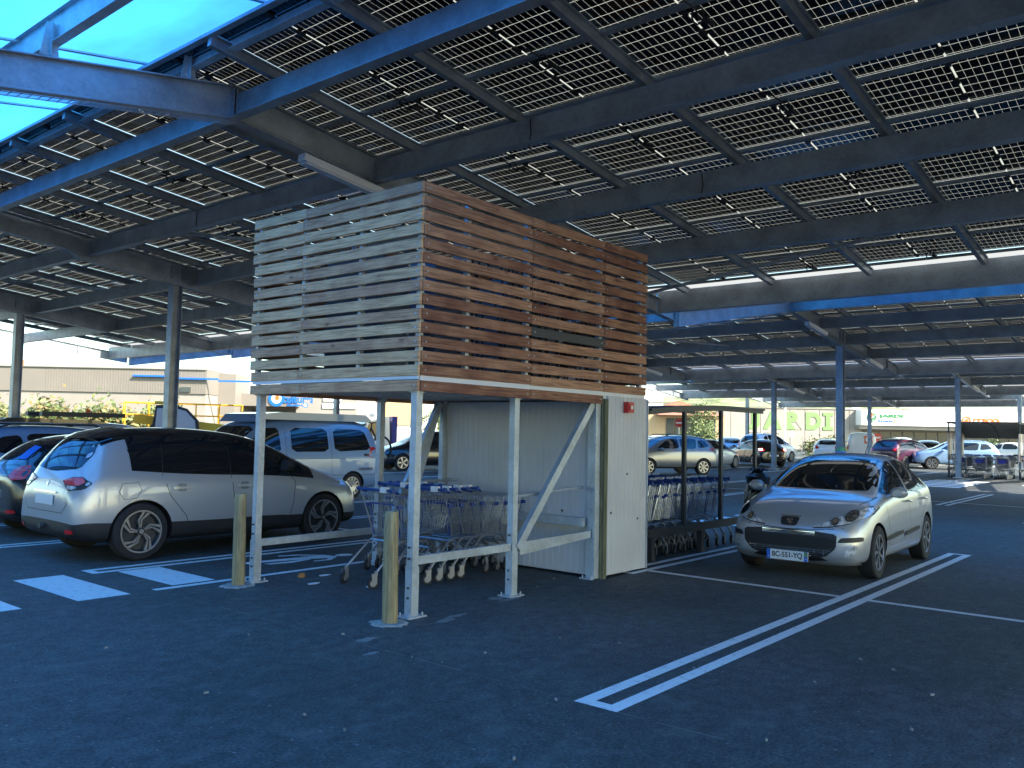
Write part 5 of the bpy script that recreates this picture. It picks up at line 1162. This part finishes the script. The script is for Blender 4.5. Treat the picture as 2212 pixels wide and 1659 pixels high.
btext(sb, 'BRICO', 2104, 2161, 117.95, 4.35, 5.0, M['sorange'], .06); disc(sb, 'logo_ring', 2089, 117.95, 4.65, .62, M['sorange'], .42); disc(sb, 'logo_disc', 2089, 117.95, 4.65, .25, M['sorange'])
ob = thing('restaurant', 'low building with orange tiled roof and dark glazed front', 'building')
bbox(ob, 'wall', 1330, 1566, 92, 104, 0, 3.95, M['beige']); 
u0, u1 = (1425-1106)/1840*90, (1570-1106)/1840*90
q = MB(); q.prism([(90, 3.9), (98, 4.9), (106, 3.9)], lambda a, c: BM_@Vector((u0, a, c)), lambda a, c: BM_@Vector((u1, a, c))); q.build('roof', M['orange'], ob)
for i in range(6): bbox(ob, 'window', 1441+i*18, 1457+i*18, 91.9, 92, .6, 3.6, M['winb'])
ob2 = thing('house', 'orange gabled house roof in front of the wooded hill', 'house')
u0 = (1470-1106)/1840*130; q = MB(); q.prism([(u0-2.4, 6.2), (u0, 7.1), (u0+2.4, 6.2)], lambda a, c: BM_@Vector((a, 130, c)), lambda a, c: BM_@Vector((a, 140, c))); q.build('roof', M['orange'], ob2); q = MB(); q.box(u0-2.2, u0+2.2, 130.2, 140, 0, 6.18, BM_); q.build('wall', M['beige'], ob2)
wb2 = thing('white_building', 'white panelled building edge just right of the slatted box', 'building')
bbox(wb2, 'wall', 1330, 1433, 110, 125, 0, 7.6, M['signw']); bbox(wb2, 'ledge', 1330, 1434, 109.8, 110, 6.0, 6.12, M['greyd'], 110)
# signs and poles
def pole_sign(x, d, z, r_, label, m_, bar=None, yaw=0):
    t = thing('road_sign', label, 'road sign'); u = (x-1106)/1840*d; q = MB(); q.tube([BM_@Vector((u, d, 0)), BM_@Vector((u, d, z))], .035, 6); q.build('pole', M['alu'], t)
    disc(t, 'sign_disc', x, d, z, r_, m_, 0, .05, .02)
    if bar: q = MB(); q.box(u-r_*.72, u+r_*.72, d-.09, d-.075, z-r_*.17, z+r_*.17, BM_); q.build('sign_bar', M['white'], t)
pole_sign(1711, 66, 2.0, .24, 'pale grey back of a round road sign before the JARDI wall', M['white'])
pole_sign(1896, 58, 1.85, .31, 'red no entry sign beside the white delivery van', M['redp'], True)
pole_sign(1468, 50, 2.45, .26, 'red road sign seen beside the curved shelter post', M['redp'], True)
lp = thing('light_pole', 'thin white light pole in front of the JARDI wall', 'pole'); q = MB(); q.tube([P(1697, 85), P(1697, 85, 6.5)], .1, 8); q.build('pole', M['white'], lp)
gt = thing('bike_rack', 'dark metal rail rack at the foot of the garden centre wall', 'rack')
for i in range(6): q = MB(); q.tube([P(1736+i*5, 95, 0), P(1736+i*5, 95, 1.3)], .05, 5); q.build('upright', M['dark'], gt)
q = MB(); q.tube([P(1736, 95, 1.3), P(1761, 95, 1.3)], .06, 5); q.build('top_rail', M['dark'], gt)
# ------------------------------------------------------------------ vegetation
def leaves(name, parent, mats, vol, n_, size, seed, clump=14):
    rnd = random.Random(seed); q = MB(); k = max(1, n_//clump)
    for i in range(k):
        c = Vector(vol(rnd)); cur = rnd.randrange(len(mats)) ; cr = size*rnd.uniform(1.5, 3.2)
        for j in range(clump):
            q.cur = cur if rnd.random() < .8 else rnd.randrange(len(mats))
            p = c+Vector((rnd.gauss(0, cr*.5), rnd.gauss(0, cr*.5), rnd.gauss(0, cr*.4)))
            a = Vector((rnd.gauss(0, 1), rnd.gauss(0, 1), rnd.gauss(0, .6))).normalized(); b_ = a.orthogonal().normalized(); b_ = (b_+a.cross(b_)*rnd.uniform(-1, 1)).normalized()
            s_ = size*rnd.uniform(.6, 1.2); q.add([p-a*s_*.5, p+b_*s_*.3, p+a*s_*.5, p-b_*s_*.3], [(0, 1, 2, 3)])
    return q.build(name, mats, parent, fix=False)
LG = [M['leafg'], mat('leaf_light', (.16, .19, .07), .7), mat('leaf_dark', (.05, .08, .02), .7)]
def hedge(x0, x1, d, h_, w_, label, seed, red=False, n_=2600, size=.22, cat='hedge', nm='hedge'):
    t = thing(nm, label, cat); u0, u1 = (x0-1106)/1840*d, (x1-1106)/1840*d
    def vol(r): u = r.uniform(u0, u1); hh = h_*(.8+.2*math.sin(u*1.7+seed)+.12*math.sin(u*4.1)); z = hh*(1-r.random()**1.6*.98); return BM_@Vector((u, d+r.uniform(-w_, w_)*.5, z))
    leaves('foliage', t, LG+([M['leafr'], M['leafr']] if red else []), vol, n_, size, seed)
    for i in range(8):
        u = u0+(u1-u0)*(i+.5)/8; q = MB(); q.tube([BM_@Vector((u, d, 0)), BM_@Vector((u+.1, d, h_*.7))], [.05, .02], 5); q.build('stem', M['trunk'], t)
hedge(-120, 366, 56, 2.55, 1.6, 'long green and reddish hedge along the beige shop wall at left', 3, True, 16000, .38)
hedge(1740, 1850, 75, 1.5, 2.0, 'low green shrubs in front of the garden centre wall', 5, True, 2600, .25, 'shrubs', 'shrub')
hedge(1478, 1540, 70, 2.3, 2.4, 'yellow green rounded bushes before the orange roofed building', 6, False, 2600, .25, 'bushes', 'bush')
hedge(2120, 2175, 80, 1.6, 2, 'bright green bush seen through the distant trolley shelter', 8, False, 1200, .25, 'bush', 'bush')
tt = thing('young_tree', 'small leafy tree in front of the orange roofed building', 'tree')
c0 = P(1520, 72, 0); q = MB(); q.tube([c0, c0+Vector((.05, 0, 1.6)), c0+Vector((-.05, .1, 3.4))], [.09, .06, .03], 7)
for i in range(6): a = i*1.1; q.tube([c0+Vector((0, 0, 1.6+.25*i)), c0+Vector((.6*math.cos(a), .6*math.sin(a), 2.3+.3*i))], [.03, .01], 5)
q.build('trunk', M['trunk'], tt, True)
def tv(r): 
    while True:
        v = Vector((r.uniform(-1, 1), r.uniform(-1, 1), r.uniform(-1, 1)))
        if v.length < 1 and (v.length > .45 or r.random() < .3): break
    return c0+Vector((v.x*1.1, v.y*1.1, 3.1+v.z*1.7))
leaves('crown', tt, LG, tv, 2000, .2, 9)
pt_ = thing('palm_tree', 'palm tree with drooping fronds between the shelter post and the white cabin wall', 'tree')
c0 = P(956, 52, 0); q = MB(); q.tube([c0, c0+Vector((0, 0, 1.2)), c0+Vector((0, 0, 2.6))], [.28, .24, .26], 10); q.build('trunk', M['trunk'], pt_, True)
for i in range(26):
    a = i*2.4; el = .9-.055*i; q = MB(); q.cur = 0; pts = []
    for k in range(7): s_ = k/6*1.6; pts.append(c0+Vector((math.cos(a)*s_*math.cos(el*.6), math.sin(a)*s_*math.cos(el*.6), 2.7+s_*math.sin(el)-.42*s_*s_)))
    q.tube(pts, [.03*(1-k/8) for k in range(7)], 4)
    for k in range(1, 7):
        for s_ in (1, -1):
            for e in (0, .5):
                p = pts[k-1].lerp(pts[k], e); n_ = Vector((-math.sin(a), math.cos(a), 0))*s_; q.add([p, p+n_*.32+Vector((0, 0, -.16)), p+n_*.28+Vector((math.cos(a)*.1, math.sin(a)*.1, -.2))], [(0, 1, 2)])
    q.build('frond', LG[i % 2], pt_, fix=False)
# wooded hills
rnd = random.Random(11); q = MB(); NU, ND = 330, 34
import mathutils.noise as mn
for j in range(ND):
    d = 330+j*9
    for i in range(NU):
        u = -260+i*(660/NU)*1.0*(d/420); x_ = 1106+u/d*1840
        base = 25+7*math.sin((x_-1300)/260)-.012*max(0, x_-1500)*.9
        prof_ = math.sin(min(1, j/(ND-1)*1.15)*math.pi/2)
        v = Vector((u/7, d/7, 0)); cell = mn.noise(v)*.5+mn.noise(v*2.3)*.35+mn.noise(v*5)*.3
        q.v.append(tuple(BM_@Vector((u, d, -2+base*prof_+3.4*cell*(.4+prof_*.6)))))
for j in range(ND-1):
    for i in range(NU-1): q.f.append([j*NU+i, j*NU+i+1, (j+1)*NU+i+1, (j+1)*NU+i]); q.mi.append(0)
tag(q.build('hills', M['hill'], fix=False), kind='structure')
# ------------------------------------------------------------------ litter
for i, (x, y, s_, mm_) in enumerate(((1196, 1251, .03, 'litter'), (1160, 1268, .03, 'litter'), (741, 1371, .035, 'litter'), (657, 1545, .05, 'litter'), (744, 1578, .05, 'litter'), (1048, 1411, .04, 'litter'), (1210, 1378, .04, 'litter'), (1338, 1390, .04, 'litter'), (1858, 1425, .05, 'litter'), (1930, 1448, .05, 'litter'), (2014, 1502, .06, 'litter'), (1969, 1577, .05, 'litter'), (1200, 1512, .06, 'litter'), (538, 1372, .04, 'litter'), (1725, 1315, .04, 'litter'), (1500, 1445, .05, 'litter'), (1760, 1475, .04, 'litter'), (445, 1498, .05, 'litter'), (890, 1420, .04, 'litter'), (955, 1432, .03, 'litter'), (1110, 1640, .05, 'litter'), (1655, 1600, .05, 'litter'), (230, 1400, .05, 'litter'))):
    gx, gy = G(x, y); q = MB(); rnd = random.Random(i)
    s_ *= .38; pl = [(s_*rnd.uniform(.5, 1)*math.cos(a)*1.3, s_*rnd.uniform(.5, 1)*math.sin(a)*.6) for a in [k*math.pi/3 for k in range(6)]]
    q.prism(pl, lambda a, c: (a, c, .001), lambda a, c: (a*.8, c*.8, .012)); o = q.build('litter_scrap', M[mm_]); place(o, gx, gy, 0, rnd.uniform(0, 6)); tag(o, 'small pale scrap of litter lying on the dark asphalt', 'litter', 'small pale scraps scattered on the asphalt')
gx, gy = G(652, 1247); q = MB(); q.prism([(-.06, -.02), (.0, -.05), (.06, 0), (.03, .05), (-.04, .04)], lambda a, c: (a, c, .004), lambda a, c: (a*.6, c*.6, .045)); o = q.build('dead_leaf', M['leaf']); place(o, gx, gy); tag(o, 'curled orange brown leaf on the asphalt beside the painted walker', 'leaf')
for (x, y), lab in (((676, 1261), 'flat pale blue paper scrap beside the brown leaf'), ((700, 1243), 'torn paper scrap behind the brown leaf'), ((802, 1267), 'white paper scrap beside the front caster of the lone trolley')):
    gx, gy = G(x, y); q = MB(); q.prism([(-.08, -.03), (.0, -.05), (.09, -.01), (.04, .04), (-.05, .03)], lambda a, c: (a, c, .002), lambda a, c: (a, c, .006)); o = q.build('paper_scrap', M['whitep']); place(o, gx, gy); tag(o, lab, 'paper')
